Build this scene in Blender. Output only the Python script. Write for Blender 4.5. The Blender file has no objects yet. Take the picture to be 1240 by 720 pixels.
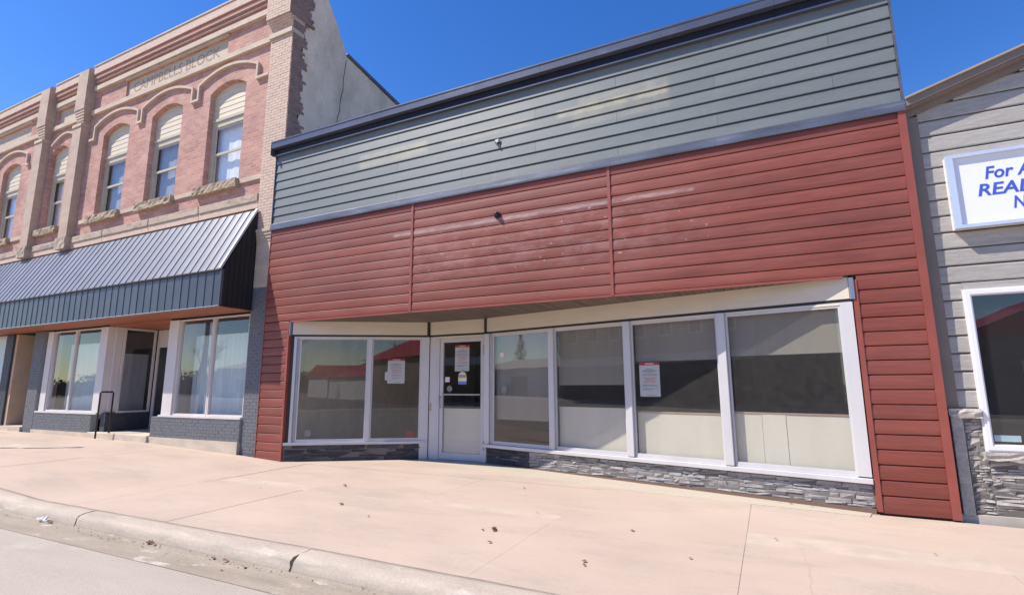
import bpy, math, random
from mathutils import Vector, Matrix
R = math.radians
random.seed(7)
S = bpy.context.scene
COL = S.collection

# ------------------------------------------------------------------ camera
F_PX, YAW, PITCH, ROLL = 631.05, R(25.967), R(9.593), R(-.2562)
CAM = Vector((0, -7.38, 1.415))
cy, sy, cp, sp = math.cos(YAW), math.sin(YAW), math.cos(PITCH), math.sin(PITCH)
fw = Vector((-sy*cp, cy*cp, sp)); rt = Vector((cy, sy, 0)); up = rt.cross(fw)
c_, s_ = math.cos(ROLL), math.sin(ROLL)
r2 = c_*rt + s_*up; u2 = -s_*rt + c_*up
cd = bpy.data.cameras.new('camera'); cam = bpy.data.objects.new('camera', cd); COL.objects.link(cam)
cd.sensor_width = 36; cd.lens = F_PX/1240*36; cd.clip_end = 5000; cd.clip_start = .05
cam.matrix_world = Matrix(((r2.x, u2.x, -fw.x, CAM.x), (r2.y, u2.y, -fw.y, CAM.y), (r2.z, u2.z, -fw.z, CAM.z), (0, 0, 0, 1)))
S.camera = cam

# ------------------------------------------------------------------ sky, sun, exposure
TO_SUN = Vector((-1.05, -.68, 1.56)).normalized()
SUN_EL = math.asin(TO_SUN.z); SUN_ROT = math.atan2(TO_SUN.x, TO_SUN.y)
w = bpy.data.worlds.new('World'); S.world = w; w.use_nodes = True
wn = w.node_tree.nodes; wl = w.node_tree.links
bg = wn['Background']
sky = wn.new('ShaderNodeTexSky'); sky.sky_type = 'NISHITA'; sky.sun_disc = False
sky.sun_elevation = SUN_EL; sky.sun_rotation = SUN_ROT
sky.air_density = 1.0; sky.dust_density = .2; sky.ozone_density = 2.4; sky.altitude = 300
hs = wn.new('ShaderNodeHueSaturation'); hs.inputs['Saturation'].default_value = 1.34; hs.inputs['Value'].default_value = 1.06; hs.inputs['Hue'].default_value = .514
wl.new(sky.outputs[0], hs.inputs['Color']); wl.new(hs.outputs[0], bg.inputs[0]); bg.inputs[1].default_value = .147
sl = bpy.data.lights.new('sun', 'SUN'); sl.energy = 5.0; sl.angle = R(.53); sl.color = (1, .93, .82)
so = bpy.data.objects.new('sun', sl); COL.objects.link(so)
so.rotation_euler = TO_SUN.to_track_quat('Z', 'Y').to_euler(); so.location = (-20, -20, 30)
S.view_settings.view_transform = 'Standard'; S.view_settings.look = 'None'
S.view_settings.gamma = 1; S.view_settings.use_curve_mapping = False
S.view_settings.exposure = .40

# ------------------------------------------------------------------ helpers: materials
def nd(nt, t, **kw):
    n = nt.nodes.new(t)
    for k, v in kw.items(): setattr(n, k, v)
    return n
def new_mat(name):
    m = bpy.data.materials.new(name); m.use_nodes = True
    nt = m.node_tree; b = nt.nodes['Principled BSDF']
    return m, nt, b
def pos(nt, sc=(1, 1, 1), rnd=0):
    g = nd(nt, 'ShaderNodeNewGeometry')
    src = g.outputs['Position']
    if rnd:
        oi = nd(nt, 'ShaderNodeObjectInfo'); mu = nd(nt, 'ShaderNodeMath', operation='MULTIPLY'); mu.inputs[1].default_value = rnd
        nt.links.new(oi.outputs['Random'], mu.inputs[0])
        ad = nd(nt, 'ShaderNodeVectorMath', operation='ADD'); nt.links.new(src, ad.inputs[0]); nt.links.new(mu.outputs[0], ad.inputs[1]); src = ad.outputs[0]
    mp = nd(nt, 'ShaderNodeVectorMath', operation='MULTIPLY'); nt.links.new(src, mp.inputs[0]); mp.inputs[1].default_value = sc
    return mp.outputs[0]
def noise(nt, vec, scale=1, detail=5, rough=.6):
    n = nd(nt, 'ShaderNodeTexNoise'); n.inputs['Scale'].default_value = scale; n.inputs['Detail'].default_value = detail
    n.inputs['Roughness'].default_value = rough; nt.links.new(vec, n.inputs['Vector']); return n.outputs['Fac']
def ramp(nt, fac, a, b, lo=0, hi=1):
    m = nd(nt, 'ShaderNodeMapRange'); m.inputs[1].default_value = a; m.inputs[2].default_value = b
    m.inputs[3].default_value = lo; m.inputs[4].default_value = hi; nt.links.new(fac, m.inputs[0]); return m.outputs[0]
def math2(nt, op, a, b):
    m = nd(nt, 'ShaderNodeMath', operation=op)
    for i, v in enumerate((a, b)):
        if isinstance(v, (int, float)): m.inputs[i].default_value = v
        else: nt.links.new(v, m.inputs[i])
    return m.outputs[0]
def rgb(c): return (c[0], c[1], c[2], 1)
def mixc(nt, fac, a, b, mode='MIX'):
    m = nd(nt, 'ShaderNodeMix', data_type='RGBA', blend_type=mode)
    for i, v in ((0, fac), (6, a), (7, b)):
        if isinstance(v, (int, float)): m.inputs[i].default_value = v
        elif isinstance(v, tuple): m.inputs[i].default_value = rgb(v)
        else: nt.links.new(v, m.inputs[i])
    return m.outputs[2]
def mul(c, k): return tuple(min(1, x*k) for x in c)
def bump(nt, b, h, strength=.3, dist=.01):
    bp = nd(nt, 'ShaderNodeBump'); bp.inputs['Strength'].default_value = strength; bp.inputs['Distance'].default_value = dist
    nt.links.new(h, bp.inputs['Height']); nt.links.new(bp.outputs[0], b.inputs['Normal'])
def boxmask(nt, x0, x1, z0, z1, soft=.1):
    """wear mask with a shape of its own: 1 inside a world-space x/z rectangle with soft edges"""
    g = nd(nt, 'ShaderNodeNewGeometry'); sx = nd(nt, 'ShaderNodeSeparateXYZ'); nt.links.new(g.outputs['Position'], sx.inputs[0])
    a = ramp(nt, sx.outputs[0], x0-soft, x0+soft); b = ramp(nt, sx.outputs[0], x1-soft, x1+soft, 1, 0)
    c = ramp(nt, sx.outputs[2], z0-soft*.4, z0+soft*.4); d = ramp(nt, sx.outputs[2], z1-soft*.4, z1+soft*.4, 1, 0)
    return math2(nt, 'MULTIPLY', math2(nt, 'MULTIPLY', a, b), math2(nt, 'MULTIPLY', c, d))
def mat(name, col, rough=.6, metal=0, spec=.5, sc=(3, 3, 3), amt=.12, fine=0, fsc=(40, 40, 40), rnd=0, stain=None, bmp=0, bsc=(60, 60, 60), bd=.004):
    """base colour broken up by broad noise, fine noise, per-piece variation and stains of their own shape"""
    m, nt, b = new_mat(name)
    n = noise(nt, pos(nt, sc, 37 if rnd else 0), 1, 6, .62)
    c = mixc(nt, ramp(nt, n, .3, .7), mul(col, 1-amt), mul(col, 1+amt))
    if fine:
        n2 = noise(nt, pos(nt, fsc), 1, 3, .7)
        c = mixc(nt, 1.0, c, mixc(nt, ramp(nt, n2, .3, .7), (1-fine,)*3, (1+fine,)*3), 'MULTIPLY')
    if rnd:
        oi = nd(nt, 'ShaderNodeObjectInfo'); k = ramp(nt, oi.outputs['Random'], 0, 1, 1-rnd, 1+rnd)
        cb = nd(nt, 'ShaderNodeCombineXYZ')
        for i in range(3): nt.links.new(k, cb.inputs[i])
        c = mixc(nt, 1.0, c, cb.outputs[0], 'MULTIPLY')
    if stain:
        for scol, ssc, a, bb, am in stain:
            n3 = noise(nt, pos(nt, ssc), 1, 6, .65)
            c = mixc(nt, ramp(nt, n3, a, bb, 0, am), c, scol)
    nt.links.new(c, b.inputs['Base Color'])
    b.inputs['Roughness'].default_value = rough; b.inputs['Metallic'].default_value = metal
    b.inputs['Specular IOR Level'].default_value = spec
    if bmp: bump(nt, b, noise(nt, pos(nt, bsc), 1, 4, .6), bmp, bd)
    return m
def brick_mat(name, c1, c2, mortar, bw=.21, rh=.072, ms=.007, axis='x'):
    m, nt, b = new_mat(name)
    g = nd(nt, 'ShaderNodeNewGeometry'); sx = nd(nt, 'ShaderNodeSeparateXYZ'); nt.links.new(g.outputs['Position'], sx.inputs[0])
    cb = nd(nt, 'ShaderNodeCombineXYZ'); nt.links.new(math2(nt, 'ADD', sx.outputs[0], sx.outputs[1]), cb.inputs[0]); nt.links.new(sx.outputs[2], cb.inputs[1])
    t = nd(nt, 'ShaderNodeTexBrick'); nt.links.new(cb.outputs[0], t.inputs['Vector'])
    t.inputs['Scale'].default_value = 1; t.inputs['Brick Width'].default_value = bw; t.inputs['Row Height'].default_value = rh
    t.inputs['Mortar Size'].default_value = ms; t.inputs['Mortar Smooth'].default_value = .3
    t.inputs['Color1'].default_value = rgb(c1); t.inputs['Color2'].default_value = rgb(c2); t.inputs['Mortar'].default_value = rgb(mortar)
    n = noise(nt, pos(nt, (.9, .9, 1.4)), 1, 6, .65)
    c = mixc(nt, 1.0, t.outputs['Color'], mixc(nt, ramp(nt, n, .3, .7), (.8, .8, .82), (1.16, 1.14, 1.12)), 'MULTIPLY')
    n2 = noise(nt, pos(nt, (2.2, 2.2, .5)), 1, 6, .7)
    c = mixc(nt, ramp(nt, n2, .5, .8, .0, .4), c, (.62, .5, .45))
    nt.links.new(c, b.inputs['Base Color']); b.inputs['Roughness'].default_value = .85; b.inputs['Specular IOR Level'].default_value = .25
    h = math2(nt, 'ADD', math2(nt, 'MULTIPLY', t.outputs['Fac'], -1.0), math2(nt, 'MULTIPLY', noise(nt, pos(nt, (50, 50, 50)), 1, 3), .5))
    bump(nt, b, h, .5, .006)
    return m
def glass(name, ior=1.75, tint=(1, 1, 1), dust=.05, rough=.0):
    """thin pane: fresnel mirror over clear glass with a film of dust"""
    m, nt, b = new_mat(name); nt.nodes.remove(b)
    tr = nd(nt, 'ShaderNodeBsdfTransparent'); tr.inputs[0].default_value = rgb(tint)
    df = nd(nt, 'ShaderNodeBsdfDiffuse'); df.inputs[0].default_value = (.5, .48, .46, 1)
    gl = nd(nt, 'ShaderNodeBsdfGlossy'); gl.inputs['Roughness'].default_value = rough
    n = noise(nt, pos(nt, (9, 9, 9)), 1, 8, .8)
    m1 = nd(nt, 'ShaderNodeMixShader'); nt.links.new(ramp(nt, n, .3, .7, dust*.3, dust*.7), m1.inputs[0]); nt.links.new(tr.outputs[0], m1.inputs[1]); nt.links.new(df.outputs[0], m1.inputs[2])
    fr = nd(nt, 'ShaderNodeFresnel'); fr.inputs[0].default_value = ior
    # very slight waviness of old plate glass
    bp = nd(nt, 'ShaderNodeBump'); bp.inputs['Strength'].default_value = .02; bp.inputs['Distance'].default_value = .02
    nt.links.new(noise(nt, pos(nt, (1.3, 1.3, 1.0)), 1, 2), bp.inputs['Height']); nt.links.new(bp.outputs[0], gl.inputs['Normal'])
    ge = nd(nt, 'ShaderNodeNewGeometry'); front = math2(nt, 'SUBTRACT', 1.0, ge.outputs['Backfacing'])
    m2 = nd(nt, 'ShaderNodeMixShader'); nt.links.new(math2(nt, 'MULTIPLY', fr.outputs[0], front), m2.inputs[0]); nt.links.new(m1.outputs[0], m2.inputs[1]); nt.links.new(gl.outputs[0], m2.inputs[2])
    nt.links.new(m2.outputs[0], nt.nodes['Material Output'].inputs[0])
    return m

# ------------------------------------------------------------------ helpers: meshes and objects
WPOS = {}
class MB:
    def __init__(s): s.v = []; s.f = []; s.mi = []; s.cur = 0
    def add(s, vs, fs):
        o = len(s.v); s.v += [tuple(p) for p in vs]
        for f in fs: s.f.append(tuple(i+o for i in f)); s.mi.append(s.cur)
        return s
    def hexa(s, p):   # 8 points: bottom 4 ccw, top 4 ccw
        return s.add(p, [(3, 2, 1, 0), (4, 5, 6, 7), (0, 1, 5, 4), (1, 2, 6, 5), (2, 3, 7, 6), (3, 0, 4, 7)])
    def box(s, x0, x1, y0, y1, z0, z1):
        return s.hexa([(x0, y0, z0), (x1, y0, z0), (x1, y1, z0), (x0, y1, z0), (x0, y0, z1), (x1, y0, z1), (x1, y1, z1), (x0, y1, z1)])
    def prism(s, pts, axis, a, b):
        """polygon pts in the two other axes, extruded along axis from a to b"""
        n = len(pts)
        def P(p, t): return (t, p[0], p[1]) if axis == 'x' else (p[0], t, p[1]) if axis == 'y' else (p[0], p[1], t)
        s.add([P(p, a) for p in pts]+[P(p, b) for p in pts],
              [tuple(range(n))[::-1], tuple(range(n, 2*n))]+[(i, (i+1) % n, n+(i+1) % n, n+i) for i in range(n)])
        return s
    def quad(s, *p): return s.add(p, [tuple(range(len(p)))])
    def tube(s, pts, r, n=8, cap=True):
        pts = [Vector(p) for p in pts]; rings = []
        for i, p in enumerate(pts):
            d = (pts[min(i+1, len(pts)-1)]-pts[max(i-1, 0)]).normalized()
            a = d.orthogonal().normalized() if abs(d.z) > .9 else d.cross(Vector((0, 0, 1))).normalized()
            b = d.cross(a); rr = r[i] if isinstance(r, (list, tuple)) else r
            rings.append([p+rr*(math.cos(2*math.pi*k/n)*a+math.sin(2*math.pi*k/n)*b) for k in range(n)])
        vs = [v for g in rings for v in g]; fs = []
        for i in range(len(rings)-1):
            for k in range(n): fs.append((i*n+k, i*n+(k+1) % n, (i+1)*n+(k+1) % n, (i+1)*n+k))
        if cap: fs += [tuple(range(n))[::-1], tuple(range((len(rings)-1)*n, len(rings)*n))]
        return s.add(vs, fs)
    def mesh(s, name, m, center=None, bevel=0):
        c = center
        if c is None:
            lo = [min(v[i] for v in s.v) for i in range(3)]; hi = [max(v[i] for v in s.v) for i in range(3)]
            c = Vector([(lo[i]+hi[i])/2 for i in range(2)]+[lo[2]])
        me = bpy.data.meshes.new(name); me.from_pydata([(v[0]-c[0], v[1]-c[1], v[2]-c[2]) for v in s.v], [], s.f)
        for mm in (m if isinstance(m, list) else [m]): me.materials.append(mm)
        if isinstance(m, list): me.polygons.foreach_set('material_index', s.mi)
        import bmesh
        bm = bmesh.new(); bm.from_mesh(me); bmesh.ops.recalc_face_normals(bm, faces=bm.faces)
        if bevel: bmesh.ops.bevel(bm, geom=bm.edges, offset=bevel, segments=1, affect='EDGES')
        bm.to_mesh(me); bm.free()
        return me, Vector(c)
    def build(s, name, m, parent=None, smooth=False, kind=None, label=None, bevel=0):
        me, c = s.mesh(name, m, bevel=bevel)
        return put(name, me, c, parent, kind, label, smooth)
def put(name, me, c, parent=None, kind=None, label=None, smooth=False):
    o = bpy.data.objects.new(name, me); COL.objects.link(o)
    if parent: o.parent = parent; o.location = Vector(c)-WPOS[parent.name]
    else: o.location = c
    WPOS[o.name] = Vector(c)
    if kind: o['kind'] = kind
    if label: o['label'] = label
    if smooth:
        for p in me.polygons: p.use_smooth = True
    return o
def thing(name, loc, label, cat, group=None):
    o = bpy.data.objects.new(name, None); COL.objects.link(o); o.location = loc; o.empty_display_size = .2
    WPOS[o.name] = Vector(loc); return tag(o, label, cat, group)
def tag(o, label, cat, group=None):
    o['label'] = label; o['category'] = cat
    if group: o['group'] = group
    return o
def bx(name, m, parent, x0, x1, y0, y1, z0, z1, bevel=0, **k):
    return MB().box(x0, x1, y0, y1, z0, z1).build(name, m, parent, bevel=bevel, **k)
class Wall:
    """frame along a wall line: s along it, d outwards, z up"""
    def __init__(s, A, B):
        s.A = Vector((A[0], A[1], 0)); d = Vector((B[0]-A[0], B[1]-A[1], 0)); s.L = d.length; s.u = d.normalized(); s.n = Vector((s.u.y, -s.u.x, 0))
    def p(s, a, d, z): return s.A+s.u*a+s.n*d+Vector((0, 0, z))
    def box(s, mb, a0, a1, d0, d1, z0, z1):
        return mb.hexa([s.p(a0, d1, z0), s.p(a1, d1, z0), s.p(a1, d0, z0), s.p(a0, d0, z0), s.p(a0, d1, z1), s.p(a1, d1, z1), s.p(a1, d0, z1), s.p(a0, d0, z1)])
    def bx(s, name, m, parent, a0, a1, d0, d1, z0, z1, **k): return s.box(MB(), a0, a1, d0, d1, z0, z1).build(name, m, parent, **k)
def interp(pts, x):
    if x <= pts[0][0]: return pts[0][1]
    for (a, b), (c, d) in zip(pts, pts[1:]):
        if x <= c: return b+(d-b)*(x-a)/(c-a)
    return pts[-1][1]
GZ = [(-60, .6), (-20, .23), (-13, .18), (-9.6, .055), (-8.5, .0), (-4, 0), (1.7, -.035), (6, -.1), (60, -.7)]
def gz(x): return interp(GZ, x)
_txt = {}
def text_mesh(body, size, extrude, shear=0, offset=0, space=1):
    cu = bpy.data.curves.new('lettering', 'FONT'); cu.body = body; cu.size = size; cu.extrude = extrude; cu.shear = shear; cu.offset = offset; cu.space_character = space
    cu.resolution_u = 3
    o = bpy.data.objects.new('lettering', cu); COL.objects.link(o)
    dg = bpy.context.evaluated_depsgraph_get(); me = bpy.data.meshes.new_from_object(o.evaluated_get(dg))
    COL.objects.unlink(o); bpy.data.objects.remove(o); bpy.data.curves.remove(cu)
    return me
def put_text(body, size, x, y, z, m, parent, extrude=.002, shear=0, offset=0, width=None, space=1, name='lettering'):
    me = text_mesh(body, size, extrude, shear, offset, space)
    xs = [v.co.x for v in me.vertices]; k = width/(max(xs)-min(xs)) if width else 1; x0 = min(xs)
    for v in me.vertices:
        a, b, c = v.co; v.co = ((a-x0)*k, -c, b)
    me.materials.clear(); me.materials.append(m)
    return put(name, me, Vector((x, y, z)), parent)

# ------------------------------------------------------------------ materials
def red_siding():
    m, nt, b = new_mat('red_siding')
    n = noise(nt, pos(nt, (1.2, 8, 14), 23), 1, 6, .65)
    c = mixc(nt, ramp(nt, n, .28, .72), (.185, .036, .019), (.30, .070, .040))
    oi = nd(nt, 'ShaderNodeObjectInfo'); k = ramp(nt, oi.outputs['Random'], 0, 1, .80, 1.05); cb = nd(nt, 'ShaderNodeCombineXYZ')
    for i in range(3): nt.links.new(k, cb.inputs[i])
    c = mixc(nt, 1.0, c, cb.outputs[0], 'MULTIPLY')
    n = noise(nt, pos(nt, (.7, 3, 24), 51), 1, 5, .7)                 # long dark streaks along each board
    c = mixc(nt, ramp(nt, n, .5, .72, 0, .55), c, (.11, .03, .02))
    n = noise(nt, pos(nt, (3, 3, 90)), 1, 3, .7)                      # printed wood grain
    c = mixc(nt, ramp(nt, n, .42, .72, 0, .6), c, (.12, .024, .018))
    # chalky weathering, scuffs and the ghost line of an old sign rail
    ch = math2(nt, 'MULTIPLY', boxmask(nt, -6.0, -.9, 3.25, 4.15, .7), ramp(nt, noise(nt, pos(nt, (2.2, 2, 5)), 1, 7, .72), .45, .72, 0, .5))
    c = mixc(nt, ch, c, (.42, .24, .23))
    n = noise(nt, pos(nt, (.35, 1, .7)), 1, 4, .6)
    c = mixc(nt, ramp(nt, n, .42, .7, 0, .3), c, (.36, .13, .11))
    sc = math2(nt, 'MULTIPLY', boxmask(nt, -5.6, -.5, 3.1, 4.2, .4), ramp(nt, noise(nt, pos(nt, (9, 9, 16)), 1, 2, .5), .70, .74, 0, .6))
    c = mixc(nt, sc, c, (.6, .5, .48))
    ln = math2(nt, 'MULTIPLY', boxmask(nt, -6.0, -.75, 4.1, 4.155, .03), ramp(nt, noise(nt, pos(nt, (2.5, 2, 9)), 1, 5, .7), .35, .6, .05, .5))
    c = mixc(nt, ln, c, (.55, .46, .44))
    nt.links.new(c, b.inputs['Base Color']); b.inputs['Roughness'].default_value = .52; b.inputs['Specular IOR Level'].default_value = .55
    bump(nt, b, noise(nt, pos(nt, (5, 5, 110)), 1, 3, .6), .15, .003)
    return m
def grey_siding():
    m, nt, b = new_mat('grey_siding')
    n = noise(nt, pos(nt, (.5, 3, 3), 11), 1, 6, .6)
    c = mixc(nt, ramp(nt, n, .3, .7), (.125, .143, .145), (.165, .184, .186))
    n = noise(nt, pos(nt, (5, 3, 70)), 1, 3, .6)
    c = mixc(nt, ramp(nt, n, .5, .8, 0, .25), c, (.3, .32, .315))
    for x0, x1, z0, z1, a in ((-2.75, -1.02, 5.66, 5.80, .75), (-2.4, -1.0, 5.80, 5.93, .35), (-2.5, -1.0, 5.44, 5.66, .3), (-6.9, -5.3, 5.6, 5.86, .5), (-4.9, -3.2, 5.66, 5.8, .3)):
        mk = math2(nt, 'MULTIPLY', boxmask(nt, x0, x1, z0, z1, .045), ramp(nt, noise(nt, pos(nt, (3, 3, 6)), 1, 6, .7), .3, .6, .1*a, a))
        c = mixc(nt, mk, c, (.42, .37, .26))
    n = noise(nt, pos(nt, (3.5, 3, .8)), 1, 5, .7)
    c = mixc(nt, ramp(nt, n, .58, .8, 0, .3), c, (.33, .34, .33))
    nt.links.new(c, b.inputs['Base Color']); b.inputs['Roughness'].default_value = .52; b.inputs['Specular IOR Level'].default_value = .55
    bump(nt, b, noise(nt, pos(nt, (6, 6, 90)), 1, 3, .6), .12, .003)
    return m
def pavement(name, c1, c2, grey, amt):
    m, nt, b = new_mat(name)
    n = noise(nt, pos(nt, (.5, .8, 1)), 1, 6, .6)
    c = mixc(nt, ramp(nt, n, .3, .7), c1, c2)
    # worn tint: grey cement showing through in streaks along the street
    n = noise(nt, pos(nt, (.55, 1.5, 1)), 1, 8, .68)
    n2 = noise(nt, pos(nt, (16, 26, 9)), 1, 7, .75)
    c = mixc(nt, math2(nt, 'MULTIPLY', ramp(nt, n, .47, .62, 0, amt), ramp(nt, n2, .3, .7, .2, .9)), c, grey)
    n = noise(nt, pos(nt, (90, 90, 90)), 1, 3, .7)
    c = mixc(nt, 1.0, c, mixc(nt, ramp(nt, n, .3, .7), (.93,)*3, (1.07,)*3), 'MULTIPLY')
    v = nd(nt, 'ShaderNodeTexVoronoi'); v.inputs['Scale'].default_value = 1.3; nt.links.new(pos(nt, (1, 1, 0)), v.inputs['Vector'])
    c = mixc(nt, ramp(nt, v.outputs['Distance'], .018, .03, .35, 0), c, (.2, .17, .15))   # old gum and oil spots
    nt.links.new(c, b.inputs['Base Color']); b.inputs['Roughness'].default_value = .8; b.inputs['Specular IOR Level'].default_value = .3
    bump(nt, b, noise(nt, pos(nt, (70, 70, 70)), 1, 4, .7), .25, .004)
    return m
M = {}
M['grit'] = mat('road_grit', (.27, .22, .18), .9, sc=(60, 60, 60), amt=.6)
M['lot'] = mat('gravel_lot', (.24, .20, .165), .95, sc=(.3, .3, .3), amt=.2)
M['joint'] = mat('dusty_joint', (.50, .41, .33), .95)
M['red'] = red_siding(); M['grey'] = grey_siding()
M['red_trim'] = mat('red_trim', (.28, .07, .05), .5, sc=(2, 2, 2), amt=.15)
M['flash'] = mat('dark_flashing', (.115, .125, .155), .42, .35, sc=(1.5, 4, 9), amt=.3, stain=[((.34, .36, .4), (1.2, 2, 14), .55, .75, .5)])
M['cap'] = mat('coping_metal', (.10, .11, .15), .4, .35, sc=(.8, 3, 3), amt=.2, stain=[((.2, .21, .25), (3, 3, 3), .55, .8, .5)])
M['cap_shade'] = mat('coping_recess', (.008, .009, .022), .6, sc=(2, 2, 2), amt=.2)  # coping metal with the shade under the overhang put into the colour
M['body'] = mat('dark_sheathing', (.03, .024, .024), .9)
M['soffit'] = mat('brown_soffit', (.12, .092, .075), .6, sc=(3, 3, 3), amt=.15, rnd=.18)
M['cream'] = mat('cream_board', (.63, .56, .45), .55, sc=(1.5, 2, 6), amt=.07, stain=[((.5, .38, .24), (1.3, 1, 9), .6, .8, .35)])
M['black'] = mat('black_trim', (.02, .02, .022), .5)
M['alu'] = mat('white_aluminium', (.56, .545, .555), .38, .1, sc=(2, 2, 1), amt=.06, stain=[((.42, .38, .34), (4, 4, 3), .66, .85, .3)])
M['alu_grey'] = mat('grey_aluminium', (.36, .36, .38), .4, .2)
M['cap_end'] = mat('blue_grey_cap', (.22, .25, .32), .4, .3)
M['ledge_stone'] = mat('ledge_stone', (.295, .28, .28), .85, sc=(14, 14, 22), amt=.28, rnd=.17, stain=[((.38, .25, .21), (6, 6, 12), .6, .75, .6)], bmp=.7, bsc=(45, 45, 60), bd=.012)
M['dark_stone'] = mat('dark_ledge_stone', (.055, .055, .062), .8, sc=(14, 14, 22), amt=.3, rnd=.35, stain=[((.16, .09, .08), (6, 6, 12), .68, .8, .5)], bmp=.7, bsc=(45, 45, 60), bd=.012)
M['stone2'] = mat('tan_ledge_stone', (.36, .33, .30), .85, sc=(14, 14, 22), amt=.3, rnd=.15, stain=[((.45, .39, .31), (6, 6, 12), .58, .75, .6)], bmp=.7, bsc=(45, 45, 60), bd=.012)
M['mortar'] = mat('shadow_joint', (.15, .14, .13), .95)
M['glass'] = glass('storefront_glass', 1.95, (.93, .93, .93), dust=.01)
M['glass_dusty'] = glass('dusty_glass', 1.75, (.94, .94, .93), dust=.07)
M['glass_up'] = glass('upper_glass', 1.9, dust=.03)
M['blind'] = mat('roller_blind', (.29, .27, .235), .8, sc=(6, 6, .6), amt=.05)
M['paper'] = mat('cream_paper', (.68, .66, .57), .8, sc=(3, 3, .7), amt=.05)
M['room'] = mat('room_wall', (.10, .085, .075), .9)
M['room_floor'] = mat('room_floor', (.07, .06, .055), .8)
M['curtain'] = mat('pale_curtain', (.60, .74, .76), .9, sc=(9, 9, .5), amt=.1)
M['curtain2'] = mat('grey_curtain', (.34, .37, .42), .9, sc=(14, 9, .8), amt=.15)
M['curtain3'] = mat('white_curtain', (.86, .90, .95), .9, sc=(7, 9, 2), amt=.06)
M['brick'] = brick_mat('red_brick', (.44, .225, .18), (.57, .32, .265), (.54, .37, .30))
M['brick_mid'] = mat('corbel_brick', (.40, .15, .125), .85, sc=(3, 3, 3), amt=.18, fine=.1)
M['pier_brick'] = mat('cream_brick', (.60, .45, .355), .85, sc=(6, 6, 12), amt=.13, fine=.12, stain=[((.42, .3, .24), (2, 2, 4), .6, .8, .5)], bmp=.3)
M['pier_mortar'] = mat('cream_mortar', (.47, .35, .28), .95)
M['cream_stone'] = mat('cream_stone', (.55, .44, .34), .8, sc=(2, 3, 5), amt=.14, fine=.12, stain=[((.3, .22, .17), (2.5, 2.5, 1.5), .58, .8, .5)], bmp=.3, bsc=(30, 30, 30))
M['rough_stone'] = mat('rough_stone', (.40, .31, .215), .9, sc=(9, 9, 9), amt=.3, fine=.2, stain=[((.16, .12, .09), (7, 7, 7), .55, .75, .55)], bmp=.9, bsc=(18, 18, 18), bd=.03)
M['letter'] = mat('carved_letter', (.38, .28, .20), .9)
M['pil'] = mat('painted_pilaster', (.50, .37, .285), .8, sc=(2, 2, 4), amt=.14, fine=.1, stain=[((.32, .24, .18), (3, 3, 2), .56, .8, .6)])
M['cornice'] = mat('weathered_cornice', (.50, .39, .30), .9, sc=(2, 2, 5), amt=.16, fine=.15, stain=[((.13, .10, .085), (2.4, 2, 5), .5, .68, .75), ((.3, .23, .17), (1, 1, 9), .55, .75, .5)], bmp=.6, bsc=(22, 22, 22), bd=.02)
M['board'] = mat('cream_panel', (.66, .57, .43), .6, sc=(3, 3, 8), amt=.05)
M['wframe'] = mat('tan_frame', (.52, .46, .36), .55, sc=(3, 3, 3), amt=.08)
M['stucco'] = mat('grey_stucco', (.76, .60, .47), .9, sc=(1.6, 1.6, 1.0), amt=.17, fine=.1, fsc=(25, 25, 25), stain=[((.40, .31, .22), (1, .9, .6), .5, .72, .7), ((.8, .72, .62), (2, 2, 1.2), .6, .8, .4)], bmp=.4, bsc=(40, 40, 40))
M['tooth'] = mat('brown_brick', (.29, .19, .155), .9, sc=(6, 6, 12), amt=.25, fine=.15)
M['crack'] = mat('wall_crack', (.06, .05, .045), .95)
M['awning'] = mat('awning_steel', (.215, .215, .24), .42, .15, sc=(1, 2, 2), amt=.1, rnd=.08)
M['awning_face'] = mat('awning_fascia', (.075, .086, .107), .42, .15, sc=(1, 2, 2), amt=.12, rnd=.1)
M['awning_edge'] = mat('awning_edge', (.5, .55, .58), .4, .3)
M['awning_end'] = mat('awning_end', (.012, .012, .014), .6)
M['soffit_brown'] = mat('red_brown_soffit', (.30, .10, .05), .6, sc=(1, 8, 1), amt=.15, rnd=.1)
M['slate_brick'] = mat('slate_painted_brick', (.14, .147, .163), .7, sc=(8, 8, 14), amt=.12, fine=.15, stain=[((.4, .37, .36), (5, 5, 9), .68, .8, .7)], bmp=.3)
M['slate_mortar'] = mat('slate_mortar', (.27, .28, .30), .9)
M['black_brick'] = mat('black_painted_brick', (.05, .055, .068), .6, sc=(8, 8, 14), amt=.2, fine=.15, bmp=.3)
M['conc'] = mat('raw_concrete', (.55, .47, .38), .9, sc=(2, 2, 5), amt=.14, fine=.12, stain=[((.33, .26, .2), (3, 3, 2), .58, .8, .5)], bmp=.3)
M['sf_white'] = mat('shop_white', (.64, .60, .58), .5, sc=(2, 2, 1), amt=.06)
M['beige'] = mat('beige_plaster', (.55, .40, .29), .8, amt=.08)
M['brown_door'] = mat('brown_door', (.10, .045, .035), .5)
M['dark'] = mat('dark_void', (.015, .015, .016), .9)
M['nsid'] = mat('taupe_siding', (.37, .345, .315), .7, sc=(3, 3, 30), amt=.13, fine=.14, fsc=(9, 9, 90), rnd=.05, bmp=.45, bsc=(8, 8, 80), bd=.008)
M['ntrim'] = mat('taupe_trim', (.21, .165, .135), .55, sc=(2, 2, 4), amt=.1)
M['nroof'] = mat('roof_edge', (.36, .29, .23), .6)
M['vinyl'] = mat('white_vinyl', (.78, .77, .79), .35, amt=.03)
M['sign_frame'] = mat('sign_frame', (.62, .68, .78), .35, .3, amt=.06)
M['sign_face'] = mat('sign_face', (.80, .81, .86), .5, amt=.02)
M['sign_blue'] = mat('sign_blue', (.06, .10, .52), .5, amt=.1)
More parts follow.
